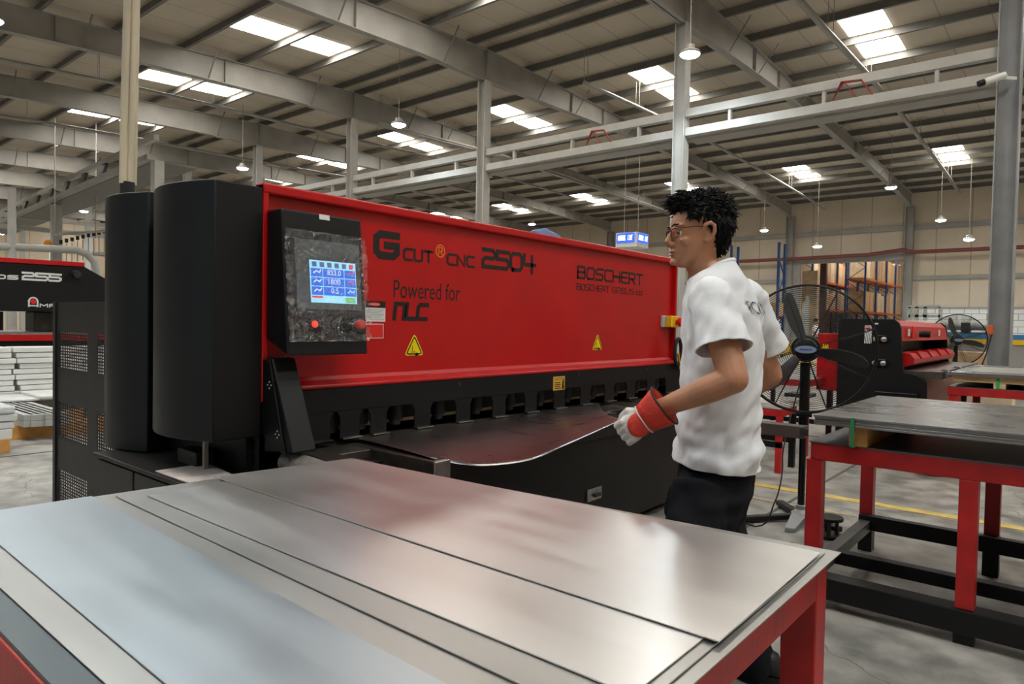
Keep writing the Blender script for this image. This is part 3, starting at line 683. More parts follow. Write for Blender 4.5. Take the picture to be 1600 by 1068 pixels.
# bed with front support arms
MB().box(-2.75, -2.20, 1.5, 4.83, .64, .732).build('bed', BED, mach, bevel=.004)
MB().box(-2.20, -2.12, 1.62, 4.83, .60, .70).build('bed_front_beam', BLK, mach, bevel=.004)
def arm(y, x1, w=.075, m=None, z=.735):
    a = MB().box(-2.36, x1, y - w / 2, y + w / 2, z - .07, z).build('support_arm', m or BED, mach, bevel=.006)
    MB().box(x1 - .004, x1 + .008, y - w / 2 - .004, y + w / 2 + .004, z - .075, z - .002).build('arm_end_cap', STEEL, a, bevel=.003)
arm(1.79, -1.83); arm(2.75, -2.0)
a = MB().hexa([(-2.36, 3.75, .67), (-1.12, 3.75, .67), (-1.12, 3.83, .67), (-2.36, 3.83, .67), (-2.36, 3.75, .735), (-1.12, 3.75, .735), (-1.12, 3.83, .735), (-2.36, 3.83, .735)]).build('support_arm', mat('brown_steel', (.095, .07, .06), .45, .3, .2, 9), mach, bevel=.004)
MB().box(-1.14, -1.10, 3.745, 3.76, .69, .725).build('arm_stop', DARK, a)
MB().box(-2.36, -1.98, 1.50, 1.60, .665, .735).build('square_arm', BED, mach, bevel=.008)
rr = MB().cyl((-2.34, 1.47, .70), (-2.02, 1.43, .70), .045, 18).build('roller', mat('worn_roller', (.30, .27, .23), .5, .3, .3, 16), mach, smooth=40)
MB().tube([(-2.0, 1.52, .69), (-1.97, 1.52, .715), (-1.965, 1.54, .73), (-1.97, 1.56, .715), (-2.0, 1.56, .69)], .008, 8).build('arm_hook', STEEL, mach, smooth=40)
# lower front
MB().box(-2.5, -2.14, 1.62, 4.83, .06, .62).build('lower_front_cover', BLK, mach, bevel=.004)
MB().box(-2.62, -2.06, 1.42, 1.62, .0, .66).build('leg', BLK, mach, bevel=.006); MB().box(-3.0, -2.06, 4.70, 4.92, 0, .66).build('leg', BLK, mach, bevel=.006)
lt = MB().box(-2.14, -2.13, 3.24, 3.39, .245, .315).build('latch_plate', STEEL, mach, bevel=.004)
MB().box(-2.13, -2.115, 3.30, 3.36, .265, .285).build('latch_handle', DARK, lt, bevel=.003)
# left end guard with sloped front
gd = MB().hexa([(-2.40, 1.40, .74), (-2.20, 1.40, .76), (-2.20, 1.50, .76), (-2.40, 1.50, .74), (-2.40, 1.40, 1.10), (-2.35, 1.40, 1.10), (-2.35, 1.50, 1.10), (-2.40, 1.50, 1.10)]).build('end_guard', BLK, mach, bevel=.006)
MB().hexa([(-2.43, 1.392, .82), (-2.24, 1.392, .74), (-2.24, 1.40, .74), (-2.43, 1.40, .82), (-2.43, 1.392, 1.095), (-2.355, 1.392, 1.095), (-2.355, 1.40, 1.095), (-2.43, 1.40, 1.095)]).build('guard_side_plate', BLK, gd, bevel=.003)
for zz, xx in ((1.0, -2.352), (.82, -2.295)):
    for dx, dz in ((0, .012), (.012, 0), (0, -.012), (-.012, .0)):
        MB().lathe((xx + dx, 1.392, zz + dz), (0, -1, 0), [(.003, 0), (.003, .001), (.0005, .0015)], 10).build('rivet_hole', WHT, gd)
# right end: cable loop and yellow edged plate
MB().tube([(-2.33, 4.72 + .05 * math.cos(t), 1.06 + .10 * math.sin(t)) for t in (2 * PI * k / 16 for k in range(17))], .014, 8).build('cable_loop', RUB, mach, smooth=50)
pl = MB().hexa([(-2.34, 4.76, .93), (-2.34, 4.86, .93), (-2.33, 4.86, .93), (-2.33, 4.76, .93), (-2.34, 4.72, 1.05), (-2.34, 4.82, 1.05), (-2.33, 4.82, 1.05), (-2.33, 4.72, 1.05)]).build('end_plate', mat('pinkish_plate', (.35, .2, .15), .6), mach)
MB().bar((-2.325, 4.715, 1.05), (-2.325, 4.755, .93), .006, .012, (1, 0, 0)).build('yellow_edge', YEL, pl)
# curved side covers at the end
def cover(plan, z0, z1, nm):
    n = len(plan); mb = MB(); mb.prism(plan, lambda u, v, d: (u, v, d), z0, z1)
    return mb.build(nm, BLK, mach, bevel=.004, smooth=28)
def smooth_plan(P, k=4):
    out = []
    for i in range(len(P) - 1):
        p0, p1, p2, p3 = Vector(P[max(i - 1, 0)]), Vector(P[i]), Vector(P[i + 1]), Vector(P[min(i + 2, len(P) - 1)])
        for j in range(k):
            t = j / k; out.append(.5 * ((2 * p1) + (p2 - p0) * t + (2 * p0 - 5 * p1 + 4 * p2 - p3) * t * t + (3 * p1 - p0 - 3 * p2 + p3) * t ** 3))
    return out + [Vector(P[-1])]
ca = cover([Vector((-2.40, 1.386))] + smooth_plan([(-2.40, 1.2), (-2.5, 1.157), (-2.6, 1.135), (-2.7, 1.135), (-2.8, 1.158), (-2.9, 1.203), (-3.0, 1.29)]) + [Vector((-3.0, 1.386))], .80, 1.745, 'curved_side_cover')
cb = cover([Vector((-3.10, 1.42))] + smooth_plan([(-3.10, 1.258), (-3.2, 1.213), (-3.3, 1.195), (-3.4, 1.2), (-3.5, 1.23), (-3.6, 1.285), (-3.7, 1.38)]) + [Vector((-3.7, 1.42))], .66, 1.785, 'curved_side_cover')
MB().bar((-2.60, 1.27, .655), (-2.60, 1.27, .80), .016, .016).build('cover_post', STRUCT, mach)
MB().box(-2.82, -2.66, 1.26, 1.34, .66, .72).build('valve_block', DARK, mach, bevel=.006)
# base cabinet under the covers
cab = MB().box(-3.27, -2.20, 1.13, 1.40, .03, .64).build('base_cabinet', GRAPH, mach, bevel=.004)
MB().box(-3.29, -2.18, 1.11, 1.41, .64, .657).build('cabinet_top', BLK, cab, bevel=.003)
for x0, x1 in ((-3.262, -2.892), (-2.878, -2.45)):
    dr = MB().box(x0, x1, 1.118, 1.13, .05, .63).build('cabinet_door', GRAPH, cab, bevel=.003)
    # drawn line of the pressed panel and a lock
    mb = MB(); mb.ribbon([(x0 + .03, .56), (x1 - .06, .56), (x1 - .06, .1), (x0 + .03, .1)], .004, lambda u, v, d: (u, 1.118 - d, v), 0, .0015, closed=True); mb.build('pressed_rim', BLK, dr) if False else None
    MB().lathe((x1 - .04, 1.118, .50), (0, -1, 0), [(.012, 0), (.012, .006), (.004, .008)], 14).build('cabinet_lock', DARK, dr)
# perforated guards: real square holes
def perforated(nm, x0, x1, z0, z1, y, patches, m, pitch=.030, pz_=.0175, hole=.019, hz=.0105):
    mb = MB(); xs = sorted({x0, x1} | {p[0] for p in patches} | {p[1] for p in patches}); zs = sorted({z0, z1} | {p[2] for p in patches} | {p[3] for p in patches})
    for a, b in zip(xs, xs[1:]):
        for c_, d in zip(zs, zs[1:]):
            if any(p[0] <= a and b <= p[1] and p[2] <= c_ and d <= p[3] for p in patches):
                nx = max(1, round((b - a) / pitch)); nz = max(1, round((d - c_) / pz_)); px, pz = (b - a) / nx, (d - c_) / nz; w = px - hole; hh = pz - hz
                for i in range(nx): mb.box(a + i * px, a + i * px + w, y, y + .003, c_, d)
                for j in range(nz): mb.box(a, b, y, y + .003, c_ + j * pz, c_ + j * pz + hh)
            else: mb.box(a, b, y, y + .003, c_, d)
    return mb.build(nm, m, mach)
pat = [(xa, xb, za, zb) for xa, xb in ((-4.775, -4.30), (-4.15, -3.70)) for za, zb in ((.925, 1.148), (.51, .722), (.08, .312))]
perforated('perforated_rear_guard', -4.825, -3.35, .02, 1.325, 1.42, pat, GRAPH)
perforated('perforated_side_guard', -2.78, -2.42, .45, .80, 1.388, [(-2.75, -2.45, .50, .78)], GRAPH, .028, .028, .014, .014)
MB().box(-4.84, -4.80, 1.41, 1.44, 0, 1.33).build('guard_post', GRAPH, mach)
MB().box(-4.83, -4.80, 1.43, 3.6, .0, 1.325).build('rear_guard_side', GRAPH, mach) if False else None

# control panel with screen
zt, zb = 1.662, 1.112; xt, xb = -2.300, -2.243; ya, yb = 1.402, 1.768
def CP(u, v, d):
    """point on the tilted front: u along the machine, v height, d out of the face"""
    f = (v - zb) / (zt - zb); return (xb + (xt - xb) * f + d, u, v + d * .1)
cpn = MB().hexa([(-2.40, ya, zb + .06), (xb, ya, zb), (xb, yb, zb), (-2.40, yb, zb + .06), (-2.40, ya, zt), (xt, ya, zt), (xt, yb, zt), (-2.40, yb, zt)]).build('control_panel', BLK, mach, bevel=.008)
mb = MB(); mb.prism([(1.45, 1.29), (1.745, 1.29), (1.745, 1.555), (1.45, 1.555)], CP, .0, .004)
bz = mb.build('screen_bezel', mat('bezel_grey', (.07, .08, .09), .35), cpn, bevel=.002)
sy0, sy1, sz0, sz1 = 1.508, 1.722, 1.315, 1.478
def tile(nm, u0, u1, v0, v1, m, par, d=.0055):
    mb = MB(); mb.prism([(u0, v0), (u1, v0), (u1, v1), (u0, v1)], CP, .004, d); return mb.build(nm, m, par)
scr = tile('screen', sy0, sy1, sz0, sz1, SCRL, cpn, .005)
H = (sz1 - sz0); cw = (sy1 - sy0)
row0, row1 = sz0 + H * .17, sz1 - H * .18; rh = (row1 - row0) / 3
for r in range(3):
    for (f0, f1) in ((.02, .26), (.275, .725), (.74, .985)):
        tile('display_tile', sy0 + cw * f0, sy0 + cw * f1, row0 + rh * r + .0015, row0 + rh * (r + 1) - .0015, SCRB, scr, .0057)
for s, r, f0, f1 in (('833.0', 2, .36, .66), ('1800', 1, .38, .64), ('0.5', 0, .43, .59)):
    font_text(s, CP, sy0 + cw * f0, sy0 + cw * f1, row0 + rh * r + .010, row0 + rh * r + .031, .0062).build('digits', SCRW, scr)
for k in range(6):
    u = sy0 + cw * (.05 + k * .16); tile('icon', u, u + .02, sz1 - .025, sz1 - .006, (SCRD, SCRD, SCRD, SCRD, SCRD, SCRR)[k], scr, .0057)
for r in range(3):
    for f, m in ((.07, SCRW), (.80, SCRR if r != 0 else SCRL)):
        mb = MB(); u = sy0 + cw * f; v = row0 + rh * r + .014
        mb.ribbon([(u, v), (u + .012, v + .010), (u + .026, v + .004), (u + .034, v + .014)], .004, CP, .0057, .0064); mb.build('icon', m, scr)
tile('status_bar', sy0 + cw * .30, sy0 + cw * .68, sz0 + .006, sz0 + .022, mat('screen_pale', (.3, .45, .5), .3, emit=(.4, .85, 1), estr=.8), scr, .0057)
tile('green_key', sy0 + cw * .74, sy0 + cw * .96, sz0 + .003, sz0 + .024, SCRG, scr, .0057); tile('red_key', sy0 + cw * .02, sy0 + cw * .25, row0 - .010, row0 - .002, SCRR, scr, .0057)
def button(nm, u, v, r, h, m, col):
    c_ = Vector(CP(u, v, 0)); c2 = MB().lathe(c_, (1, 0, .1), [(r * 1.35, 0), (r * 1.35, .006), (r, .007)], 20).build(col, DARK, cpn, smooth=40)
    MB().lathe(c_ + Vector((.006, 0, 0)), (1, 0, .1), [(r * .7, 0), (r * .7, h * .5), (r, h * .55), (r, h * .85), (r * .8, h), (.001, h * 1.02)], 20).build(nm, m, c2, smooth=40)
button('start_lamp_button', 1.512, 1.232, .0125, .014, REDLIT, 'button_collar'); button('stop_button', 1.715, 1.232, .020, .034, REDB, 'button_collar'); button('key_switch', 1.655, 1.228, .012, .015, BLKG, 'button_collar')
mb = MB(); mb.prism([(1.565, 1.640), (1.612, 1.640), (1.612, 1.660), (1.565, 1.660)], CP, 0, .002); mb.build('white_label', WHT, cpn)
# crinkled film over the panel front
nu, nv = 90, 110; vs = []; fs = []
for j in range(nv + 1):
    for i in range(nu + 1):
        u = ya - .004 + (yb - ya + .008) * i / nu; v = 1.165 + (1.585 - 1.165) * j / nv
        e = min(i / nu, 1 - i / nu, j / nv, 1 - j / nv); amp = .013 * max(.12, 1 - e * 5)
        q = (1 - abs(noise.noise((u * 20, v * 26, 1)))) ** 4 + .6 * (1 - abs(noise.noise((u * 46 + v * 20, v * 38 - u * 15, 3)))) ** 5
        bump_ = 0
        for bu, bv, br in ((1.512, 1.232, .035), (1.715, 1.232, .042), (1.655, 1.228, .03)):
            r_ = math.hypot(u - bu, v - bv); bump_ = max(bump_, .045 * max(0, 1 - (r_ / br) ** 2))
        vs.append(CP(u, v, .010 + amp * q + bump_))
for j in range(nv):
    for i in range(nu): a_ = j * (nu + 1) + i; fs.append((a_, a_ + 1, a_ + nu + 2, a_ + nu + 1))
MB().add(vs, fs).build('protective_film', FILM, cpn, smooth=60)

# things on and above the machine
bp_ = at(855, 364, 'x', -2.62)
t = thing('folded_cloth', 'crumpled blue cloth with a pale bundle lying on top of the red machine', 'cloth', (bp_.x, bp_.y, 1.742))
def lump(nm, c, r, m, sd, par):
    mb = MB(); mb.ball(c, r, 24, 16); mb.v = [tuple(Vector(v) + (Vector(v) - Vector(c)) * .35 * noise.noise(Vector(v) * 14 + Vector((sd, 0, 0)))) for v in mb.v]
    mb.v = [(x, y, max(z, 1.742)) for x, y, z in mb.v]; return mb.build(nm, m, par, smooth=35)
lump('cloth_fold', (-2.66, bp_.y + .0, 1.775), (.12, .13, .07), TARP, 1, t); lump('cloth_fold', (-2.70, bp_.y + .13, 1.765), (.09, .09, .06), mat('grey_cloth', (.33, .32, .33), .8), 5, t)
tag(lump('white_bag', (-2.62, bp_.y - .10, 1.752), (.10, .14, .035), WHT, 3, None), 'flat white bag lying beside the blue cloth on the machine top', 'bag')
# cream conduits dropping to the machine
pb_ = Vector((-4.02, 1.56, 0)); t = thing('conduit_drop', 'bundle of cream conduits dropping from the roof behind the black cabinets', 'conduit', (pb_.x, pb_.y, 1.9))
p0, p1 = at(199, 302, 'x', -4.02), at(208, 0, 'x', -4.02); dd = (p1 - p0) / (p1.z - p0.z)
for k, (ox, oy) in enumerate(((0, -.022), (.012, .004), (-.005, .026))):
    pts = [p0 + dd * h + Vector((ox, oy * (1 + .25 * math.sin(h * 2 + k)), 0)) for h in (.05, .5, 1, 1.6, 2.4, 3.4, 4.6, 6.2)]
    MB().tube(pts, .017 if k else .021, 10).build('conduit', PIPE, t, smooth=50)
MB().tube([p0 + dd * (-.75), p0 + dd * .06], .036, 14).build('black_sleeve', RUB, t, smooth=50)
# bright offcut on the cabinet top
o = MB().hexa([(-2.70, 1.125, .6575), (-2.36, 1.125, .6575), (-2.40, 1.29, .6575), (-2.70, 1.33, .6575), (-2.70, 1.125, .664), (-2.36, 1.125, .664), (-2.40, 1.29, .664), (-2.70, 1.33, .664)]).build('sheet_offcut', mat('pale_board', (.62, .55, .52), .5, 0, .2, 16), bevel=.002)
tag(o, 'pale flat offcut lying on the cabinet under the curved black cover', 'offcut')
for k, (px, py, rz) in enumerate(((905, 648, .9), (920, 650, 1.3), (944, 643, 1.0), (950, 644, .4), (982, 640, .8))):
    q = at(px, py, 'z', .77); x, y = q.x, q.y
    mb = MB(); c_, s_ = math.cos(rz), math.sin(rz)
    pts = [(-.035, -.006), (.03, -.012), (.045, .004), (-.02, .012)]
    mb.prism([(x + a * c_ - b * s_, y + a * s_ + b * c_) for a, b in pts], lambda u, v, d: (u, v, d), .768, .7705)
    tag(mb.build('metal_scrap', CHROME), 'shiny scrap strip lying on the dark sheet near the gloved hand', 'scrap', 'metal scraps on the dark sheet')

# the thin dark sheet being fed
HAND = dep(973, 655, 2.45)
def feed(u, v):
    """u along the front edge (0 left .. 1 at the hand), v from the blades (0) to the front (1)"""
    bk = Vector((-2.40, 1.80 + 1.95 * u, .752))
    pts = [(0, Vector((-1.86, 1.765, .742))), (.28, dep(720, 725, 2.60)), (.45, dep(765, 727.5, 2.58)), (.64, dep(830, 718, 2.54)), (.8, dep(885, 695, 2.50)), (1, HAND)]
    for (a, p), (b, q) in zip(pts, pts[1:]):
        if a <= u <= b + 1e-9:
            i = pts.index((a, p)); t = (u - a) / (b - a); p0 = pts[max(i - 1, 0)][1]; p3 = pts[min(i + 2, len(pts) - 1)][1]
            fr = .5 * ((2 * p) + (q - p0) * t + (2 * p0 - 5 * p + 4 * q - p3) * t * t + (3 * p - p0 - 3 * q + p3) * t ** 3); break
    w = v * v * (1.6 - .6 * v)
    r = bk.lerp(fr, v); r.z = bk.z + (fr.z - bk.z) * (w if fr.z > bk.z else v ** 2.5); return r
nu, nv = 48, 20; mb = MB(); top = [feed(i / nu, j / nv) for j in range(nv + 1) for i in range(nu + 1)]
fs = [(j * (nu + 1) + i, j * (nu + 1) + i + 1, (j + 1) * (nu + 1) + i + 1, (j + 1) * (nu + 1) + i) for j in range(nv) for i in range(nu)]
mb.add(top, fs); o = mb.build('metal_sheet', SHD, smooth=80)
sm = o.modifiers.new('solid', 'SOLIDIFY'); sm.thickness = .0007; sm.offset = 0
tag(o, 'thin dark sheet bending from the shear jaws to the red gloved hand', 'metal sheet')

# ================================================================== FRONT TABLE
T0 = .745
ft = thing('work_table', 'red steel table in front carrying the wide grey steel sheets', 'table', (-1.2, 1.0, 0))
MB().hexa([(-2.03, .31, T0 - .008), (-.43, .31, T0 - .008), (-.43, 1.635, T0 - .008), (-2.03, 1.495, T0 - .008), (-2.03, .31, T0), (-.43, .31, T0), (-.43, 1.635, T0), (-2.03, 1.495, T0)]).build('table_top', TTOP, ft)
fr = MB().box(-2.03, -.43, .306, .366, T0 - .085, T0 - .009).hexa([(-2.03, 1.43, T0 - .085), (-.43, 1.57, T0 - .085), (-.43, 1.63, T0 - .085), (-2.03, 1.49, T0 - .085), (-2.03, 1.43, T0 - .009), (-.43, 1.57, T0 - .009), (-.43, 1.63, T0 - .009), (-2.03, 1.49, T0 - .009)]).box(-.49, -.43, .366, 1.57, T0 - .085, T0 - .009).box(-2.03, -1.97, .366, 1.44, T0 - .085, T0 - .009)
fr.build('frame', REDT, ft, bevel=.004)
for x in (-.503, -2.032):
    for y in (.304, 1.557 if x > -1 else 1.417): MB().box(x, x + .075, y, y + .075, 0, T0 - .0085).build('leg', REDT, ft, bevel=.004)
for y in (.32, 1.43): MB().box(-1.96, -.50, y, y + .05, .14, .19).build('lower_rail', BLK, ft, bevel=.003)
def flat_sheet(nm, q, z, m, lab, th=.0022, grp=None):
    mb = MB(); n_ = 14
    (ax, ay), (bx, by), (cx, cy_), (dx, dy) = q      # near-left, near-right, far-right, far-left
    V = []
    for j in range(n_ + 1):
        for i in range(n_ + 1):
            u, v = i / n_, j / n_
            x = (ax * (1 - u) + bx * u) * (1 - v) + (dx * (1 - u) + cx * u) * v; y = (ay * (1 - u) + by * u) * (1 - v) + (dy * (1 - u) + cy_ * u) * v
            V.append((x, y, z + .0006 * math.sin(u * 5 + z * 900) * math.sin(v * 4)))
    F = [(j * (n_ + 1) + i, j * (n_ + 1) + i + 1, (j + 1) * (n_ + 1) + i + 1, (j + 1) * (n_ + 1) + i) for j in range(n_) for i in range(n_)]
    mb.hexa([(ax, ay, z), (bx, by, z), (cx, cy_, z), (dx, dy, z), (ax, ay, z + th), (bx, by, z + th), (cx, cy_, z + th), (dx, dy, z + th)]); o = mb.build(nm, m)
    return tag(o, lab, 'metal sheet', grp)
z = T0 + .0015
flat_sheet('steel_sheet', ((-2.115, .357), (-.407, .357), (-.407, 1.658), (-2.03, 1.515)), z, SH3, 'lowest steel sheet on the front table, its edges showing around all the others')
flat_sheet('steel_sheet', ((-2.04, .745), (-.43, .728), (-.43, 1.615), (-2.0, 1.505)), z + .004, SH3, 'steel sheet second from below, its edge a narrow strip beside the bright sheet')
flat_sheet('steel_sheet', ((-1.97, .80), (-.45, .803), (-.45, 1.60), (-1.99, 1.50)), z + .008, SH1, 'steel sheet just beneath the topmost one, reaching farther towards the camera')
flat_sheet('steel_sheet', ((-2.045, 1.027), (-.423, 1.024), (-.431, 1.585), (-1.985, 1.497)), z + .012, SH1, 'topmost steel sheet nearest the red machine, with one sharp front corner')
flat_sheet('steel_sheet', ((-2.10, .425), (-.42, .40), (-.42, .655), (-2.085, .70)), z + .004, SH2, 'narrow bright steel sheet, tinted blue for cool reflected light, along the near side of the front table')

# ================================================================== RIGHT TABLE
rt_ = thing('work_table', 'red steel table with black lower rails carrying dark plates on timber', 'table', (.2, 3.8, 0))
xa, xb_, ya_, yb_ = -.94, 1.6, 3.25, 4.33
MB().box(xa, xb_, ya_, ya_ + .07, .662, .738).box(xa, xb_, yb_ - .07, yb_, .662, .738).box(xa, xa + .07, ya_ + .07, yb_ - .07, .662, .738).box(xb_ - .07, xb_, ya_ + .07, yb_ - .07, .662, .738).build('frame', REDT, rt_, bevel=.004)
MB().box(xa - .005, xb_ + .005, ya_ - .003, yb_ + .003, .738, .744).build('table_top', TTOP, rt_)
for x in (-.957, -.37, .35, 1.53):
    for y in (ya_ + .002, yb_ - .072):
        lg = MB().box(x, x + .066, y, y + .07, .14 if y < 4 else 0, .662).build('leg', REDT, rt_, bevel=.004)
        MB().box(x - .002, x + .068, y - .002, y + .072, 0, .20 if y > 4 else .045).build('painted_foot', BLK, lg)
for y in (ya_ + .075, yb_ - .13): MB().box(-.945, 1.60, 3.235 if y < 4 else y, 3.335 if y < 4 else y + .055, .045 if y < 4 else .135, .14 if y < 4 else .215).build('lower_rail', BLK, rt_, bevel=.003)
MB().box(-.89, 1.55, 3.50, 3.56, .13, .19).build('lower_rail', BLK, rt_, bevel=.003)
MB().box(-.94, -.885, 3.336, 4.255, .13, .19).build('cross_rail', mat('worn_black_rail', (.10, .105, .10), .4, .3, .3, 10), rt_, bevel=.003)
zz = .829
PL_ = ['lowest dark steel plate of the pile on the right table', 'second lowest dark steel plate of the pile on the right table', 'third dark steel plate up in the pile on the right table', 'topmost shiny dark plate of the pile on the right table']
for k in range(4):
    o = MB().box(-.915 - .004 * (k % 2), 1.55 + .01 * k, 3.20 + .005 * (k % 3), 4.46 - .006 * k, zz, zz + .0095).build('steel_plate', PLT, bevel=.001); tag(o, PL_[k], 'metal plate'); zz += .0107
for (x, lab) in ((-.78, 'short timber block with end grain showing under the corner of the dark plates'), (.2, 'timber block under the middle of the dark plates'), (1.2, 'timber block under the outer end of the dark plates')):
    o = MB().box(x, x + .075, 3.24, 4.36, .7445, .8285).build('timber_block', WOODO if x < 0 else WOODM, bevel=.003); tag(o, lab, 'timber')
mb = MB(); mb.box(-.762, -.748, 3.190, 3.1935, .746, .873).box(-.762, -.748, 3.1935, 3.24, .7445, .7475)
tag(mb.build('packing_strap', GREENS), 'green packing strap around the dark plates and the corner timber', 'strap')

# black spool piece on the floor behind the table leg
c_ = at(1293, 838, 'z', 0)
t = thing('spool_stand', 'small black two disc spool standing on the floor beside the red table leg', 'stand', c_)
for z_ in (.0, .105): MB().cyl(c_ + Vector((0, 0, z_)), c_ + Vector((0, 0, z_ + .02)), .085, 22).build('disc', BLK, t, bevel=.003, smooth=40)
for k in range(4):
    a_ = k * PI / 2 + .4; q = c_ + Vector((.05 * math.cos(a_), .05 * math.sin(a_), .02)); MB().cyl(q, q + Vector((0, 0, .085)), .011, 10).build('post', DARK, t, smooth=40)

# ================================================================== THE MAN
F0 = Vector((-sy, cy, 0)); Z = Vector((0, 0, 1))
bf = (R0 * -.90 + F0 * .43).normalized(); bl_ = Z.cross(bf)            # body facing, his left
base = Vector((-.95, 2.40, 0))
man = thing('person', 'dark haired man in white t-shirt, black trousers and red work gloves holding the dark sheet', 'person', base)
hf = (R0 * -.985 + F0 * -.17).normalized(); hl = Z.cross(hf); H0 = dep(1090, 366, 2.42)
def hp(f, l, z): return H0 + hf * f + hl * l + Z * z
body = MB()
# head: horizontal slices (height, front, back, half width)
HS = [(-.118, .066, .015, .018), (-.108, .086, -.005, .032), (-.092, .092, -.02, .044), (-.075, .092, -.035, .052), (-.055, .093, -.05, .059), (-.032, .092, -.068, .065), (-.008, .089, -.085, .0685),
      (.018, .094, -.097, .071), (.045, .093, -.102, .0735), (.072, .083, -.101, .072), (.098, .062, -.092, .064), (.118, .036, -.072, .050), (.132, .0, -.035, .022)]
R = []
for z, f, b, w in HS:
    c_ = (f + b) / 2; a_ = (f - b) / 2; r_ = []
    for k in range(32):
        t = 2 * PI * k / 32; ct, st = math.cos(t), math.sin(t); e = 2 / 2.35
        r_.append(hp(c_ + a_ * abs(ct) ** e * (1 if ct > 0 else -1), w * abs(st) ** e * (1 if st > 0 else -1), z))
    R.append(r_)
body.rings(R)
HA = (hf, hl, Z)
body.tube([hp(.088, 0, .016), hp(.098, 0, -.004), hp(.108, 0, -.024), hp(.113, 0, -.037)], [.008, .009, .0115, .0125], 12)   # nose
for s in (-1, 1):
    body.ball(hp(.099, s * .012, -.041), (.012, .009, .009), 12, 8, HA)
    body.ball(hp(.084, s * .034, .022), (.014, .026, .008), 12, 8, HA); body.ball(hp(.0765, s * .0295, .0095), (.0120, .015, .0050), 12, 8, HA); body.ball(hp(.073, s * .0295, -.0135), (.011, .014, .004), 12, 8, HA)         # brow ridge
    body.ball(hp(.064, s * .043, -.030), (.022, .020, .016), 12, 8, HA)        # cheek
    ear = [hp(.012, s * .068, .004), hp(.012, s * .082, .020), hp(-.004, s * .088, .030), hp(-.019, s * .091, .020), hp(-.021, s * .089, -.002), hp(-.011, s * .083, -.024), hp(.004, s * .076, -.036)]
    body.tube(ear, [.006, .008, .008, .008, .0075, .0075, .008], 8); body.ball(hp(-.004, s * .072, -.002), (.014, .007, .026), 12, 8, HA); body.ball(hp(.003, s * .071, -.031), (.008, .006, .010), 10, 7, HA)
body.ball(hp(.086, 0, -.101), (.014, .02, .013), 14, 9, HA)                      # chin
body.ball(hp(.089, 0, -.064), (.011, .022, .007), 14, 8, HA); body.ball(hp(.087, 0, -.078), (.011, .02, .008), 14, 8, HA)
# neck and torso
NB = dep(1118, 428, 2.42)
body.tube([hp(-.02, 0, -.02), hp(-.012, 0, -.08), hp(-.02, 0, -.12), NB, NB - Z * .06], [.058, .056, .057, .066, .085], 20)
def oval(c, a, b, n=28, e=2.0):
    return [c + bf * (a * math.copysign(abs(math.cos(t)) ** (2 / e), math.cos(t))) + bl_ * (b * math.copysign(abs(math.sin(t)) ** (2 / e), math.sin(t))) for t in (2 * PI * k / n for k in range(n))]
TR = [(440, 1121, .075, .10), (462, 1124, .095, .155), (490, 1127, .108, .17), (540, 1128, .108, .165), (600, 1126, .102, .155), (660, 1122, .100, .148), (700, 1120, .098, .138), (760, 1114, .10, .145)]
body.rings([oval(dep(x, y, 2.42), a, b) for y, x, a, b in TR])
def limb(pts, rr, seg=16):
    P = []
    for i in range(len(pts) - 1):
        for j in range(4): P.append((Vector(pts[i]).lerp(pts[i + 1], j / 4), rr[i] + (rr[i + 1] - rr[i]) * j / 4))
    P.append((Vector(pts[-1]), rr[-1]))
    return [p for p, _ in P], [r for _, r in P]
SHL, ELL, WRL = dep(1113, 466, 2.25), dep(1146, 592, 2.12), dep(1034, 637, 2.27)
SHR, ELR, WRR = dep(1160, 462, 2.58), dep(1203, 586, 2.66), dep(1110, 640, 2.80)
for S, E_, W_ in ((SHL, ELL, WRL), (SHR, ELR, WRR)):
    m1 = S.lerp(E_, .5); m2 = E_.lerp(W_, .28)
    for pts, rr in ((([S, m1, E_]), [.056, .052, .046]), (([E_, m2, W_]), [.045, .046, .030])):
        p, r = limb(pts, rr); body.tube(p, r, 16)
    body.ball(S, .058); body.ball(E_, .046); body.ball(W_, .033)
    hd = (W_ - E_).normalized(); body.tube([W_, W_ + hd * .05, W_ + hd * .09], [.033, .036, .02], 12)
# legs inside the trousers
HPL, KNL, ANL = dep(1098, 760, 2.33), dep(1066, 900, 2.22), dep(1093, 1062, 2.2)
HPR, KNR, ANR = dep(1122, 760, 2.50), dep(1128, 900, 2.42), dep(1182, 1040, 2.46)
for a_, b_, c_ in ((HPL, KNL, ANL), (HPR, KNR, ANR)):
    for pts, rr in (([a_, b_], [.082, .056]), ([b_, c_], [.054, .038])):
        p, r = limb(pts, rr); body.tube(p, r, 16)
    body.ball(b_, .055); body.ball(c_, .038); body.tube([c_, c_ + bf * .10 - Z * .03], [.036, .03], 12)
bo = mesh_obj('body', baked(body, .0038, 4), SKIN, man)
# eyes, lips, brows
for s in (-1, 1):
    e_ = MB().ball(hp(.0770, s * .0300, -.001), .0115, 16, 10).build('eye', EYEW, man, smooth=60)
    MB().ball(hp(.0862, s * .0310, -.002), (.0032, .0055, .0052), 12, 8, HA).build('iris', HAIR, e_, smooth=60)
    mb = MB(); mb.tube([hp(.102, s * .014, .022), hp(.0995, s * .03, .0265), hp(.092, s * .046, .0245), hp(.080, s * .058, .020)], [.003, .004, .0035, .0014], 8); mb.build('eyebrow', HAIR, man, smooth=60)
mb = MB(); mb.ball(hp(.097, 0, -.0655), (.0055, .017, .0035), 14, 8, HA); mb.ball(hp(.0945, 0, -.0765), (.006, .016, .0045), 14, 8, HA); mb.build('lips', LIP, man, smooth=60)
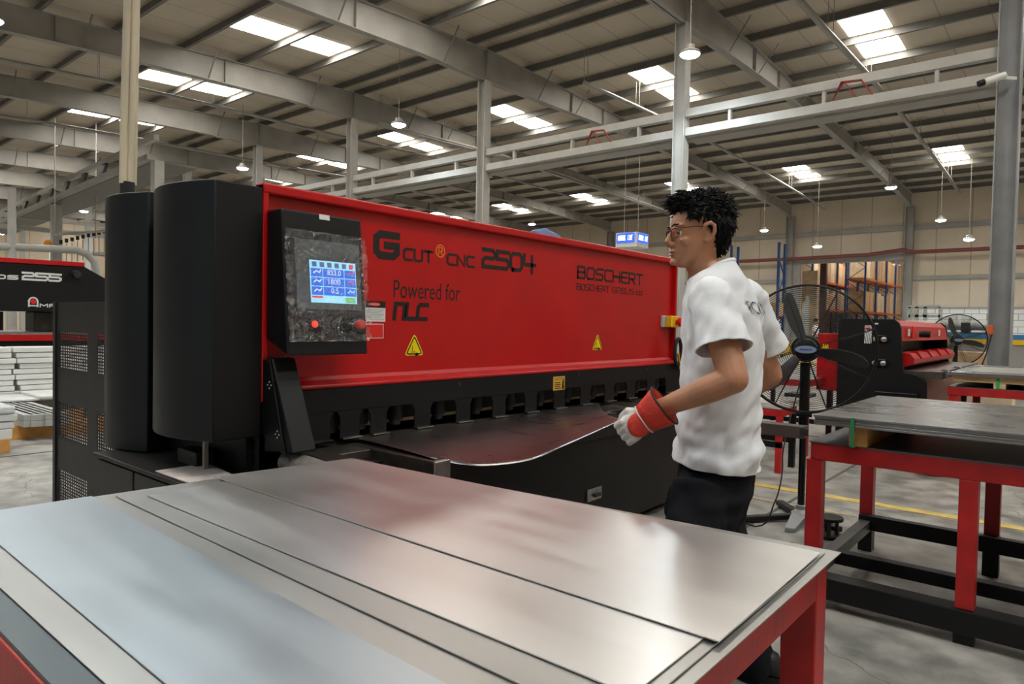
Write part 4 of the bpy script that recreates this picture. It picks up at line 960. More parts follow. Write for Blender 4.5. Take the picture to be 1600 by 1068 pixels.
# hair
hb = MB()
for c_, r_ in (((-.022, 0, .078), (.104, .083, .068)), ((-.06, 0, .03), (.058, .079, .085)), ((.052, 0, .108), (.046, .062, .030)), ((-.072, 0, -.025), (.034, .056, .045)), ((-.02, .0, .112), (.085, .066, .036)), ((.03, .055, .066), (.034, .022, .036)), ((.03, -.055, .066), (.034, .022, .036)), ((-.03, .066, .045), (.03, .016, .035)), ((-.03, -.066, .045), (.03, .016, .035))):
    hb.ball(hp(*c_), r_, 22, 14, HA)
hm = baked(hb, .006, 3)
rnd = random.Random(3)
for v in hm.vertices:
    q = v.co; d = (q - hp(-.02, 0, .05)).normalized(); v.co = q + d * (.008 * noise.noise(q * 60) + .005 * noise.noise(q * 140))
hair = MB(); hair.add([v.co.copy() for v in hm.vertices], [tuple(p.vertices) for p in hm.polygons])
vs_ = [(v.co.copy(), v.normal.copy()) for v in hm.vertices]
for k in range(2600):
    q, nrm = rnd.choice(vs_); loc = q - H0; f, l, z = loc.dot(hf), loc.dot(hl), loc.z
    if z < .05 and f > .02: continue
    back = max(0, -f) / .1
    d = nrm * rnd.uniform(.05, .40) + hf * (.9 if f > .03 and z > .08 else -.25) + Z * (rnd.uniform(-.1, .45) if z > .06 else -.8) + Vector((rnd.uniform(-.5, .5), rnd.uniform(-.5, .5), rnd.uniform(-.3, .3)))
    d.normalize(); ln = rnd.uniform(.014, .030) if z > .03 else rnd.uniform(.008, .016); bend = Vector((rnd.uniform(-1, 1), rnd.uniform(-1, 1), -.6)) * ln * .35
    hair.tube([q - d * .006, q + d * ln * .55 + nrm * .002, q + d * ln + bend], [.0034, .0026, .0004], 5)
hair.build('hair', HAIR, man, smooth=60)
# glasses
g = None
FR = mat('spectacle_frame', (.06, .03, .02), .3, .5)
def eyeloop(s):
    P = []
    for k in range(24):
        t = 2 * PI * k / 24; u = .0235 * math.copysign(abs(math.cos(t)) ** .7, math.cos(t)); v = .0165 * math.copysign(abs(math.sin(t)) ** .7, math.sin(t))
        P.append(hp(.1065 - .22 * abs(s * .033 + u * s) - .06 * abs(u) + .0, s * .033 + u * s, -.003 + v))
    return P
mb = MB()
L_ = {s: eyeloop(s) for s in (-1, 1)}
mb.tube([hp(.103, -.012, .004), hp(.108, 0, .007), hp(.103, .012, .004)], .0018, 8)
gl = None
fr_ = None
for s in (-1, 1):
    P = L_[s]; mb.tube(P + P[:2], .0017, 8); mb.tube([P[0] + Z * .006, hp(.086, s * .064, .012), hp(.04, s * .074, .017), hp(-.004, s * .080, .016), hp(-.022, s * .076, -.008)], [.002, .0022, .0018, .0018, .0018], 8)
gl = mb.build('glasses', FR, man, smooth=60)
for s in (-1, 1):
    P = L_[s]; c_ = sum(P, Vector()) / len(P); MB().add([c_] + P, [(0, 1 + i, 1 + (i + 1) % 24) for i in range(24)]).build('lens', GLASS, gl)
# t-shirt: torso shell open at neck and hem, sleeves open at their ends
SR = [(404, 1121, .058, .07), (420, 1120, .075, .10), (436, 1122, .098, .150), (458, 1125, .118, .185), (490, 1128, .132, .200), (530, 1129, .138, .200), (580, 1129, .135, .194), (630, 1127, .134, .19), (680, 1123, .142, .192), (705, 1121, .148, .195), (745, 1120, .150, .197)]
SLE, SRE = dep(1130, 545, 2.165), dep(1197, 545, 2.66)
def drape(p, n_):
    w = 0
    q = p - base
    u, l, z = q.dot(bf), q.dot(bl_), q.z
    low = max(0, min(1, (1.08 - z) / .28)); up_ = max(0, min(1, (1.5 - z) / .12))
    w += .020 * low * noise.noise((u * 9 + 3, l * 9, z * 24 + l * 10)) + .014 * low * noise.noise((u * 15, l * 15 + 7, z * 7))
    w += up_ * (.013 * noise.noise((u * 9 + 6 * z, l * 9, z * 11 - u * 14)) + .007 * noise.noise((u * 22, l * 22 + z * 12, z * 18 + u * 20)))
    return p + n_ * w
def cut(bm, pt, nrm, sel=None):
    fs = [f for f in bm.faces if sel is None or sel(f.calc_center_median())]
    es = {e for f in fs for e in f.edges}; vv = {v for f in fs for v in f.verts}
    bmesh.ops.bisect_plane(bm, geom=list(fs) + list(es) + list(vv), plane_co=pt, plane_no=nrm, clear_outer=True, dist=1e-5)
shirt = MB()
def shell(mb, vox, cuts):
    me = baked(mb, vox, 8); nv_ = [drape(v.co.copy(), v.normal.copy()) for v in me.vertices]
    for v, q in zip(me.vertices, nv_): v.co = q
    bm = bmesh.new(); bm.from_mesh(me)
    for a in cuts: cut(bm, *a)
    bm.verts.ensure_lookup_table(); bm.verts.index_update()
    shirt.add([v.co.copy() for v in bm.verts], [tuple(v.index for v in f.verts) for f in bm.faces]); bm.free(); bpy.data.meshes.remove(me)
sh = MB(); sh.rings([oval(dep(x, y, 2.43), a, b, 32, 2.2) for y, x, a, b in SR])
for S in (SHL, SHR): sh.ball(S - Z * .012, (.082, .078, .082), 18, 12)
hem = dep(1121, 722, 2.43); nk = dep(1121, 418, 2.43); nd = (Z + bf * .55).normalized()
shell(sh, .0075, [(hem, (-Z + bf * .10).normalized(), lambda c_: c_.z < hem.z + .12), (nk, nd, lambda c_: (c_ - nk).length < .16)])
for S, E_ in ((SHL, SLE), (SHR, SRE)):
    d = (E_ - S).normalized(); sv = MB(); sv.ball(S - Z * .008, .079, 18, 12)
    sv.tube([S - d * .02, S + d * .02, S.lerp(E_, .5), E_, E_ + d * .06], [.06, .078, .081, .084, .088], 24)
    shell(sv, .0065, [(E_, (d + Z * -.15).normalized())])
sm_ = bpy.data.meshes.new('t'); sm_.from_pydata(shirt.v, [], shirt.f); sm_.update()
to = mesh_obj('t_shirt', sm_, SHIRT, man); cr_ = [nk - nd * .004 + (lambda q: q - nd * q.dot(nd))(bf * (.068 * math.cos(t)) + bl_ * (.082 * math.sin(t))) for t in (2 * PI * k / 36 for k in range(38))]; MB().tube(cr_, .009, 8, cap=False).build('collar', SHIRT, to, smooth=60); so = to.modifiers.new('solid', 'SOLIDIFY'); so.thickness = .004; so.offset = -1
so2 = to.modifiers.new('s', 'SMOOTH'); so2.iterations = 2
# print on the back
from mathutils.bvhtree import BVHTree
dg = bpy.context.evaluated_depsgraph_get(); bvh = BVHTree.FromObject(to, dg)
p0 = dep(1168, 480, 2.3); ro = EYEP; dr_ = (p0 - EYEP).normalized(); hit = bvh.ray_cast(ro - man.location, dr_)[0]
P0 = (hit + man.location) if hit is not None else p0
def onback(u, v, d):
    o = P0 - bl_ * u + Z * v - bf * .6
    h, nn, _, _ = bvh.ray_cast(o - man.location, bf)
    return (h + man.location - bf * .006) if h is not None else P0 - bl_ * u + Z * v
tb = font_text('FICATION', lambda u, v, d: (u, v, 0), 0, .24, -.022, .022)
tb.v = [tuple(onback(x, y, 0)) for x, y, _ in tb.v]; tb.build('back_lettering', INK, to)
# trousers
tr = MB()
tr.rings([oval(dep(x, y, 2.42), a, b, 28, 2.1) for y, x, a, b in ((690, 1121, .112, .152), (715, 1120, .116, .158), (740, 1116, .130, .172), (765, 1112, .138, .182), (800, 1100, .135, .18), (830, 1096, .10, .14))])
for a_, b_, c_ in ((HPL, KNL, ANL), (HPR, KNR, ANR)):
    p, r = limb([a_, a_.lerp(b_, .5), b_, b_.lerp(c_, .5), c_ - Z * .01], [.10, .094, .083, .078, .075]); tr.tube(p, r, 20)
tm = baked(tr, .009, 8)
for v, q in zip(tm.vertices, [v.co + v.normal * (.009 * noise.noise((v.co.x * 9, v.co.y * 9, v.co.z * 20)) + .007 * noise.noise((v.co.x * 22, v.co.y * 22, v.co.z * 12)) * (1 if v.co.z < .8 else .6)) for v in tm.vertices]): v.co = q
mesh_obj('trousers', tm, TROUS, man)
# shoes
for A_, nm in ((ANL, 'shoe'), (ANR, 'shoe')):
    c_ = Vector((A_.x, A_.y, 0)); mb = MB(); R = []
    for f, w, h in ((-.085, .026, .05), (-.07, .034, .085), (-.02, .040, .105), (.05, .043, .085), (.11, .048, .06), (.16, .045, .05), (.19, .03, .036), (.197, .012, .02)):
        R.append([c_ + bf * f + bl_ * (w * math.copysign(abs(math.cos(t)) ** .8, math.cos(t))) + Z * (h / 2 + .012 + h / 2 * math.copysign(abs(math.sin(t)) ** .7, math.sin(t))) for t in (2 * PI * k / 18 for k in range(18))])
    s_ = mb.rings(R).build(nm, SHOE, man, smooth=50)
    MB().prism([(f, s * w) for s, seq in ((1, ((-.09, .03), (-.02, .042), (.11, .05), (.19, .033), (.2, .01))), (-1, ((.2, .01), (.19, .033), (.11, .05), (-.02, .042), (-.09, .03)))) for f, w in seq], lambda u, v, d: c_ + bf * u + bl_ * v + Z * d, 0, .022).build('sole', RUB, s_)
# gloves
def glove(Pc, a, t, n_, full=True):
    a = a.normalized(); n_ = (n_ - a * n_.dot(a)).normalized(); t = (t - a * t.dot(a)).normalized(); t = (t - n_ * t.dot(n_)).normalized()
    hb = MB(); ax = (a, t, n_)
    hb.ball(Pc, (.056, .047, .026), 20, 12, ax); hb.ball(Pc - a * .045, (.04, .036, .03), 16, 10, ax)
    for k, ln in zip(range(4), (.95, 1.05, 1.0, .82)):
        o = Pc + t * (.033 - .0225 * k) + a * .040
        hb.tube([o - a * .02, o + n_ * .004, o + a * .026 * ln - n_ * .006, o + a * .030 * ln - n_ * .034 * ln, o + a * .010 - n_ * .050 * ln, o - a * .012 - n_ * .046], [.0135, .0135, .0125, .012, .0115, .009], 12)
    hb.tube([Pc + t * .03 - a * .022, Pc + t * .052 + a * .004 - n_ * .008, Pc + t * .050 + a * .034 - n_ * .022, Pc + t * .038 + a * .056 - n_ * .030], [.017, .0155, .0135, .010], 12)
    go = mesh_obj('glove', baked(hb, .0035, 4), GLW, man)
    rb = MB(); rb.ball(Pc + n_ * .0145 - a * .010 - t * .006, (.047, .042, .0185), 20, 12, ax); m_ = baked(rb, .004, 1)
    for v, q in zip(m_.vertices, [v.co + v.normal * .002 * noise.noise(v.co * 40) for v in m_.vertices]): v.co = q
    mesh_obj('red_back_patch', m_, GLR, go)
    R = []
    for f, ra, rb_ in ((-.030, .050, .034), (-.05, .055, .042), (-.075, .061, .051), (-.092, .066, .058), (-.110, .071, .063)):
        R.append([Pc + a * f + t * (ra * math.cos(q)) + n_ * (rb_ * math.sin(q) + .002) + a * .004 * noise.noise((q, f * 30, 2)) for q in (2 * PI * k / 32 for k in range(32))])
    cf = MB().rings(R, cap=False).build('glove_cuff', GLR, go, smooth=60); s_ = cf.modifiers.new('solid', 'SOLIDIFY'); s_.thickness = .004
    MB().tube(R[-1] + R[-1][:2], .0035, 8).build('cuff_trim', RUB, go, smooth=60); MB().tube([p + a * .002 for p in R[0]] + R[0][:2], .0028, 8).build('cuff_seam', GLW, go, smooth=60)
    return go
Pc = dep(996, 662, 2.29)
glove(Pc, R0 * -.72 - Z * .60 + F0 * .30, R0 * -.60 + Z * .80, -F0 * .95 + R0 * -.1 + Z * .25)
hd = (WRR - ELR).normalized(); glove(WRR + hd * .07, hd, Z * .9 + R0 * .2, F0)

# ================================================================== PEDESTAL FANS
fb_ = at(1233, 824, 'z', 0); FC = dep(1259, 545, 4.36)
fan = thing('pedestal_fan', 'large black pedestal fan with wire guard and blue badge behind the man', 'fan', fb_)
fa = (EYEP - FC); fa.z -= .25; fa.normalize(); fu = fa.orthogonal().normalized()
fx = Z.cross(fa).normalized(); fz = fa.cross(fx)          # fx to the right seen from the front
def fp(r, ang, d): return FC + fx * (r * math.cos(ang)) + fz * (r * math.sin(ang)) + fa * d
RG = .405
def dome(r): return .075 * (1 - (r / RG) ** 2) ** .5 if r < RG else 0
for nm, sg in (('front_wire_guard', 1), ('rear_wire_guard', -1)):
    mb = MB(); r = .075
    while r < RG - .004:
        mb.tube([fp(r, 2 * PI * k / 48, sg * (.03 + dome(r))) for k in range(49)], .0013, 4, cap=False); r += .0125
    for k in range(8):
        an = 2 * PI * k / 8 + .3; mb.tube([fp(q, an + .1 * q, sg * (.03 + dome(q) - .002)) for q in (.06, .15, .25, .33, .385, RG)], .0028, 6)
    mb.build(nm, BLK, fan)
mb = MB(); mb.tube([fp(RG, 2 * PI * k / 64, 0) for k in range(65)], .0085, 8, cap=False); mb.build('guard_rim', BLK, fan, smooth=60)
FCAP = MB().lathe(FC + fa * .085, fa, [(.001, .026), (.045, .024), (.066, .016), (.070, .0), (.066, -.01), (.001, -.012)], 28).build('hub_cover', BLK, fan, smooth=40)
mb = MB(); mb.prism([(.062 * math.cos(t), .024 * math.sin(t)) for t in (2 * PI * k / 28 for k in range(28))], lambda u, v, d: FC + fx * u + fz * (v + .002) + fa * (.112 + d), 0, .006)
bd = mb.build('badge', mat('badge_blue', (.22, .28, .42), .35), FCAP, bevel=.002)
mb = MB(); mb.ribbon([(-.034, -.003), (-.028, .006), (-.022, -.003), (-.014, .005), (-.006, -.003), (.004, .005), (.012, -.003), (.022, .004), (.034, -.002)], .005, lambda u, v, d: FC + fx * u + fz * (v + .002) + fa * (.118 + d), 0, .001); mb.build('script_mark', mat('badge_ink', (.02, .04, .22), .4), bd)
for an in (108, -14, 228):
    an = math.radians(an); R = []
    for q, w, tw, off in ((.05, .03, .7, 0), (.10, .045, .62, .004), (.17, .057, .52, .010), (.25, .058, .42, .012), (.32, .048, .36, .008), (.362, .028, .32, .0), (.374, .008, .3, -.004)):
        c_ = fp(q, an, .0); tn = fx * -math.sin(an) + fz * math.cos(an); wd = tn * math.cos(tw) + fa * math.sin(tw); nd = fa * math.cos(tw) - tn * math.sin(tw); c_ = c_ + tn * off
        w *= .78; R.append([c_ - wd * w + nd * .002, c_ + nd * .006, c_ + wd * w + nd * .002, c_ + wd * w - nd * .002, c_ + nd * .002, c_ - wd * w - nd * .002])
    MB().rings(R).build('blade', mat('blade_grey', (.05, .05, .048), .45), fan, smooth=40)
MB().lathe(FC - fa * .03, -fa, [(.001, -.04), (.06, -.04), (.06, 0), (.085, .01), (.09, .05), (.088, .16), (.07, .2), (.001, .205)], 24).build('motor', BLK, fan, smooth=40)
PT = FC - fa * .13; fb2 = Vector((FC.x - fa.x * .10, FC.y - fa.y * .10, 0))
MB().tube([(fb2.x, fb2.y, FC.z - .09), (fb2.x, fb2.y, .60)], .031, 16).build('upper_pole', BLK, fan, smooth=40)
MB().tube([(fb2.x, fb2.y, .62), (fb2.x, fb2.y, .045)], .022, 16).build('lower_pole', BLKG, fan, smooth=40)
MB().tube([(fb2.x - .03, fb2.y - .05, .70), (fb2.x + .06, fb2.y - .03, .70)], .016, 12).build('height_knob', BLK, fan, smooth=40)
MB().lathe((fb2.x, fb2.y, .03), Z, [(.06, 0), (.06, .02), (.032, .045), (.03, .07), (.023, .075)], 20).build('base_collar', mat('grey_cast', (.28, .28, .28), .45, .5), fan, smooth=40)
for k, e in enumerate((at(1158, 809, 'z', .03), at(1312, 826, 'z', .03), fb2 + F0 * .36)):
    e = Vector((e.x, e.y, .025)); MB().bar((fb2.x, fb2.y, .032), e, .055, .035).build('base_leg', BLK, fan, bevel=.008)
e = at(1234, 832, 'z', .0); MB().hexa([Vector((fb2.x, fb2.y, .0)) + fx * -.05, Vector((e.x, e.y, 0)) + fx * -.03, Vector((e.x, e.y, 0)) + fx * .03, Vector((fb2.x, fb2.y, 0)) + fx * .05, Vector((fb2.x, fb2.y, .06)) + fx * -.05, Vector((e.x, e.y, .03)) + fx * -.03, Vector((e.x, e.y, .03)) + fx * .03, Vector((fb2.x, fb2.y, .06)) + fx * .05]).build('base_leg', MATS['grey_cast'], fan, bevel=.006)['label'] = 'grey front foot'
pts = [PT - Z * .1, dep(1226, 690, 4.3), dep(1222, 740, 4.25), dep(1210, 785, 4.2)]; e = at(1180, 822, 'z', .006); pts += [e, e + R0 * -.3 + F0 * .5]
pts = [Vector(p) for p in pts]; fine = []
for i in range(len(pts) - 1):
    p0_, p1_, p2_, p3_ = pts[max(i - 1, 0)], pts[i], pts[i + 1], pts[min(i + 2, len(pts) - 1)]
    for j in range(6):
        t = j / 6; q = .5 * ((2 * p1_) + (p2_ - p0_) * t + (2 * p0_ - 5 * p1_ + 4 * p2_ - p3_) * t * t + (3 * p1_ - p0_ - 3 * p2_ + p3_) * t ** 3); q.z = max(q.z, .006); fine.append(q)
MB().tube(fine, .0045, 8).build('power_cord', RUB, fan, smooth=60)
f2 = dep(1496, 527, 10.9)
dup(fan, (f2.x - FC.x, f2.y - FC.y, 0), 'smaller looking far pedestal fan beside the base of the thick grey column')

# ================================================================== SECOND SHEAR, BACK RIGHT
s2 = thing('shearing_machine', 'second red and black shearing machine seen end-on behind the big fan', 'machine', (-1.7, 8.8, 0))
PR = [(-1.935, 0), (-1.15, 0), (-1.13, .45), (-1.14, .76), (-1.17, .80), (-1.22, .83), (-1.33, .85), (-1.345, .9), (-1.372, 1.28), (-1.39, 1.33), (-1.43, 1.362), (-1.90, 1.366), (-1.935, 1.34)]
for y in (7.5, 10.35): MB().prism(PR, lambda u, v, d: (u, d, v), y, y + .045).build('end_plate', BLK, s2, bevel=.004)
MB().prism([(-1.44, 1.355), (-1.385, 1.30), (-1.36, 1.15), (-1.40, 1.15), (-1.60, 1.355)], lambda u, v, d: (u, d, v), 7.55, 10.35).build('upper_cover', RED, s2, bevel=.006)
MB().box(-1.95, -1.60, 7.55, 10.35, .9, 1.35).build('ram_beam', BLK, s2)
MB().prism([(-1.36, 1.04), (-1.30, 1.03), (-1.26, .98), (-1.27, .93), (-1.34, .90), (-1.40, .90), (-1.40, 1.04)], lambda u, v, d: (u, d, v), 7.60, 10.25).build('front_tray', RED, s2, bevel=.006)
for y in (7.9, 8.5, 9.1, 9.7): MB().prism([(-1.36, 1.05), (-1.29, 1.05), (-1.245, .98), (-1.36, .92)], lambda u, v, d: (u, d, v), y, y + .012).build('tray_divider', RED, s2)
MB().box(-1.9, -1.02, 7.55, 10.3, .80, .87).build('bed', BED, s2, bevel=.004)
MB().box(-1.85, -1.18, 7.6, 10.3, .05, .80).build('lower_body', RED, s2, bevel=.01)
for y in (7.75, 8.6): MB().lathe((-1.03, y, .845), (0, 1, 0), [(.001, -.05), (.045, -.05), (.045, .05), (.001, .05)], 18).build('bed_roller', STEEL, s2, smooth=40)
for zz in (1.17, .935):
    hd_ = MB(); hd_.prism([(-1.615, zz - .035), (-1.475, zz - .035), (-1.465, zz), (-1.49, zz + .035), (-1.60, zz + .035), (-1.625, zz)], lambda u, v, d: (u, d, v), 7.478, 7.50); h_ = hd_.build('cylinder_flange', BLKG, s2, bevel=.006)
    for x in (-1.582, -1.51): MB().lathe((x, 7.478, zz - .005), (0, -1, 0), [(.026, 0), (.026, .012), (.018, .02), (.001, .022)], 18).build('bolt_head', STEEL, h_, smooth=40)
MB().box(-1.56, -1.20, 7.40, 7.50, .40, .66).build('foot_box', BLKG, s2, bevel=.008)
lb = MB().box(-1.69, -1.625, 7.496, 7.50, 1.12, 1.30).build('white_label', WHT, s2); MB().ball((-1.66, 7.4955, 1.265), (.025, .001, .012)).build('red_oval', REDB, lb)
MB().box(-1.60, -1.57, 7.496, 7.50, 1.31, 1.325).build('small_label', WHT, s2)
bx = MB().box(-2.15, -1.936, 7.55, 7.9, .62, 1.21).build('side_box', RED, s2, bevel=.006)
MB().box(-2.10, -2.04, 7.546, 7.55, 1.05, 1.10).build('yellow_sticker', YELS, bx)
MB().box(-1.352, -1.34, 7.95, 8.05, 1.19, 1.30).build('switch_box', REDB, s2, bevel=.004); MB().cyl((-1.35, 8.35, 1.22), (-1.25, 8.35, 1.22), .035, 14).build('black_lever', BLK, s2, smooth=40)
for y in (7.75, 9.6): MB().box(-1.355, -1.347, y, y + .07, 1.20, 1.27).build('small_label', WHT, s2)

# second right table with plates on pallet timber
t2 = thing('work_table', 'far red table with timber skid and grey plates, next to the second machine', 'table', (.2, 8.4, 0))
MB().box(-.97, 2.2, 7.5, 7.57, .665, .74).box(-.97, 2.2, 9.33, 9.4, .665, .74).box(-.97, -.90, 7.57, 9.33, .665, .74).build('frame', REDT, t2, bevel=.004); MB().box(-.97, 2.2, 7.5, 9.4, .74, .746).build('table_top', TTOP, t2)
for x in (-.96, -.30, .8, 2.1):
    for y in (7.51, 9.32): MB().box(x, x + .07, y, y + .07, 0, .665).build('leg', REDT, t2, bevel=.004)
for k, y in enumerate((7.50, 8.4, 9.2)):
    tag(MB().box(-.93, 2.0, y, y + .09, .795, .845).build('timber_beam', WOODM, bevel=.003), ('front', 'middle', 'rear')[k] + ' pale timber beam under the grey plates on the far red table', 'timber')
for k, x in enumerate((-.62, .4, 1.5)):
    tag(MB().box(x, x + .09, 7.5, 9.3, .746, .795).build('timber_block', WOODM, bevel=.003), ('first', 'second', 'outermost')[k] + ' pale timber block standing on the far red table', 'timber')
tag(MB().box(-.60, -.575, 7.490, 7.494, .75, .86).build('packing_strap', mat('bright_green_strap', (.02, .42, .14), .4)), 'bright green strap on the pale timber of the far red table', 'strap')
for k in range(2): tag(MB().box(-.97 + .01 * k, 2.1, 7.46, 9.5 - .02 * k, .846 + .017 * k, .862 + .017 * k).build('steel_plate', PLT, bevel=.001), ('lower', 'upper')[k] + ' wide grey plate on the pale timber of the far red table', 'metal plate')
tag(MB().box(-.85, -.30, 7.7, 8.9, .8795, .884).build('steel_plate', SH3), 'small loose sheet near the end of the far grey plates', 'metal plate')
tag(MB().box(-.15, .6, 7.55, 8.6, .8795, .889).build('steel_plate', SHD), 'dark loose sheet on the far grey plates, cut by the picture edge', 'metal plate')
# pink wrapped bundle under it
def lumpy(nm, c, r, m, sd, amp=.25):
    mb = MB(); mb.ball(c, r, 28, 18); C_ = Vector(c); s_ = max(r)
    mb.v = [tuple(C_ + (Vector(v) - C_) * (1 + amp * noise.noise((Vector(v) - C_) * (2.5 / s_) + Vector((sd, 0, 0))) + amp * .5 * noise.noise((Vector(v) - C_) * (7 / s_)))) for v in mb.v]
    mb.v = [(x, y, max(z, .004)) for x, y, z in mb.v]; return mb.build(nm, m, smooth=50)
tag(lumpy('wrapped_bundle', (-1.0, 7.05, .25), (.22, .3, .30), mat('pink_film', (.50, .16, .12), .25, 0, .2, 9), 2), 'red tinted plastic bundle on the floor before the far red table', 'bundle')
# red tables seen through the fan
def small_table(nm, lab, x0, x1, y0, y1, h):
    t = thing(nm, lab, 'table', ((x0 + x1) / 2, (y0 + y1) / 2, 0))
    MB().box(x0, x1, y0, y0 + .05, h - .06, h).box(x0, x1, y1 - .05, y1, h - .06, h).box(x0, x0 + .05, y0 + .05, y1 - .05, h - .06, h).box(x1 - .05, x1, y0 + .05, y1 - .05, h - .06, h).build('frame', REDT, t, bevel=.003)
    MB().box(x0, x1, y0, y1, h, h + .006).build('table_top', STEEL, t)
    for x in (x0, x1 - .05):
        for y in (y0, y1 - .05): MB().box(x, x + .05, y, y + .05, 0, h - .06).build('leg', REDT if y == y0 else BLK, t, bevel=.003)
    for y in (y0, y1 - .04): MB().box(x0, x1, y, y + .04, .22, .27).build('lower_rail', BLK, t)
    return t
small_table('work_table', 'red framed bench seen through the wires of the big fan', -3.6, -2.06, 7.0, 7.85, .745)
t = small_table('work_table', 'small red stand behind the big fan, nearest the man', -2.45, -1.98, 6.0, 6.4, .55)
for k, (px, py) in enumerate(((1222, 545), (1238, 543), (1248, 560), (1292, 560), (1278, 562))):
    q = at(px, py, 'y', 9.4)
    mb = MB(); mb.tube([q + Vector((.09 * math.cos(a_), .02 * math.sin(3 * a_), .07 * math.sin(a_))) for a_ in (2 * PI * j / 14 for j in range(15))], .018, 8)
    tag(mb.build('yellow_cable', YEL, smooth=60), 'yellow cable coil hanging on the dark rail behind the big fan', 'cable', 'yellow cable coils behind the fan')
q0, q1 = at(1210, 541, 'y', 9.45), at(1300, 548, 'y', 9.45)
t = thing('cable_stand', 'dark rail stand carrying yellow cable coils behind the big fan', 'stand', (q0.x, 9.5, 0))
MB().bar(q0, q1, .05, .05).build('rail', BLK, t)
for q in (q0, q1): MB().bar(q, (q.x, q.y, 0), .05, .05).build('post', BLK, t)
t = thing('hand_truck', 'tall narrow grey pole trolley behind the big fan near the far worker', 'trolley', at(1260, 600, 'y', 12))
q = at(1256, 500, 'y', 12); q2 = at(1261, 490, 'y', 12)
for q in (q, q2): MB().bar((q.x, 12, 0), (q.x, 12, q.z + .3), .05, .05).build('upright', ALU, t)
MB().box(q.x - .3, q.x + .1, 11.9, 12.3, .1, .16).build('base_plate', BLK, t)

# far worker in the doorway
fw_ = dep(1274, 526, 30); wb = Vector((fw_.x, fw_.y, 0)); wk = thing('person', 'far worker in a white t-shirt standing inside the hall before the doorway', 'person', wb)
wf = (R0 * .8 - F0 * .5).normalized(); wl = Z.cross(wf)
def wp(f, l, z): return wb + wf * f + wl * l + Z * z
b2 = MB(); b2.ball(wp(.02, 0, 1.60), (.10, .08, .125), 18, 12, (wf, wl, Z)); b2.tube([wp(0, 0, 1.36), wp(.01, 0, 1.52)], .06, 12)
b2.rings([[wp(a * math.cos(t), b * math.sin(t), z) for t in (2 * PI * k / 20 for k in range(20))] for z, a, b in ((.85, .11, .16), (1.1, .11, .15), (1.3, .12, .19), (1.42, .07, .12))])
for s in (-1, 1):
    b2.tube([wp(0, s * .19, 1.36), wp(-.02, s * .24, 1.1), wp(.12, s * .22, .90)], [.055, .045, .032], 12); b2.ball(wp(.15, s * .22, .87), (.05, .03, .04), 12, 8)
    b2.tube([wp(0, s * .09, .9), wp(.03, s * .1, .5), wp(0, s * .11, .06)], [.09, .065, .045], 12); b2.ball(wp(.06, s * .11, .05), (.12, .045, .05), 12, 8, (wf, wl, Z))
b2.ball(wp(.125, 0, 1.59), (.02, .014, .02), 10, 7)
mesh_obj('body', baked(b2, .012, 3), SKIN, wk)
h_ = MB(); h_.ball(wp(.0, 0, 1.645), (.108, .09, .10), 18, 12, (wf, wl, Z)); h_.build('hair', HAIR, wk, smooth=60)
s_ = MB(); s_.rings([[wp(a * math.cos(t), b * math.sin(t), z) for t in (2 * PI * k / 20 for k in range(20))] for z, a, b in ((.88, .135, .185), (1.1, .13, .175), (1.3, .14, .215), (1.43, .08, .13))])
for s in (-1, 1): s_.tube([wp(0, s * .18, 1.37), wp(-.015, s * .245, 1.14)], [.075, .07], 14)
mesh_obj('t_shirt', baked(s_, .015, 4), SHIRT, wk)
t_ = MB()
for s in (-1, 1): t_.tube([wp(0, s * .09, .92), wp(.03, s * .1, .5), wp(0, s * .11, .10)], [.115, .09, .075], 14)
mesh_obj('trousers', baked(t_, .02, 3), TROUS, wk)

# ================================================================== RACKS AND CARTONS
def carton(x, y, z, sx, sy_, sz, lab, grp, m=None, nm='carton'):
    r = random.random()
    o = MB().box(x - sx / 2, x + sx / 2, y - sy_ / 2, y + sy_ / 2, z, z + sz).build(nm, m or (CART if r < .45 else CART2), bevel=.006); tag(o, lab, 'carton', grp); return o
def rack(lab, x0, x1, y0, y1, nb, levels, top, along):
    """pallet rack: end frames of two posts with braces, orange beams; along = 'x' or 'y'"""
    t = thing('pallet_rack', lab, 'rack', ((x0 + x1) / 2, (y0 + y1) / 2, 0))
    a0, a1, b0, b1 = (x0, x1, y0, y1) if along == 'x' else (y0, y1, x0, x1)
    P = (lambda a, b, z: (a, b, z)) if along == 'x' else (lambda a, b, z: (b, a, z))
    for k in range(nb + 1):
        a = a0 + (a1 - a0) * k / nb; f = MB()
        for b in (b0, b1): f.bar(P(a, b, 0), P(a, b, top), .10, .10, (1, 0, 0))
        zz = .3; s = 0
        while zz + .8 < top:
            f.bar(P(a, b0 if s else b1, zz), P(a, b1 if s else b0, zz + .8), .04, .04); s = 1 - s; zz += .8
        f.build('upright_frame', BLUE, t)
    for z in levels:
        for b in (b0, b1): MB().bar(P(a0, b, z), P(a1, b, z), .06, .14).build('shelf_beam', ORNG, t)
        p, q = P(a0, b0 + .05, z + .075), P(a1, b1 - .05, z + .095); MB().box(min(p[0], q[0]), max(p[0], q[0]), min(p[1], q[1]), max(p[1], q[1]), p[2] - .01, q[2] - .01).build('shelf_deck', WOODM, t)
    return t
zA = [at(1352, 487, 'y', 46).z, at(1352, 435, 'y', 46).z]
XA = at(1352, 435, 'y', 46).x
rack('tall blue and orange pallet rack full of cartons inside the doorway, running away from view', XA - 1.1, XA, 46, 57.5, 4, [zA[0], zA[1]], 6.2, 'y')
rack('second pallet rack deeper inside the doorway behind the maroon column', XA - 4.2, XA - 3.1, 46, 57.5, 4, [zA[0] + .2, zA[1]], 6.2, 'y')
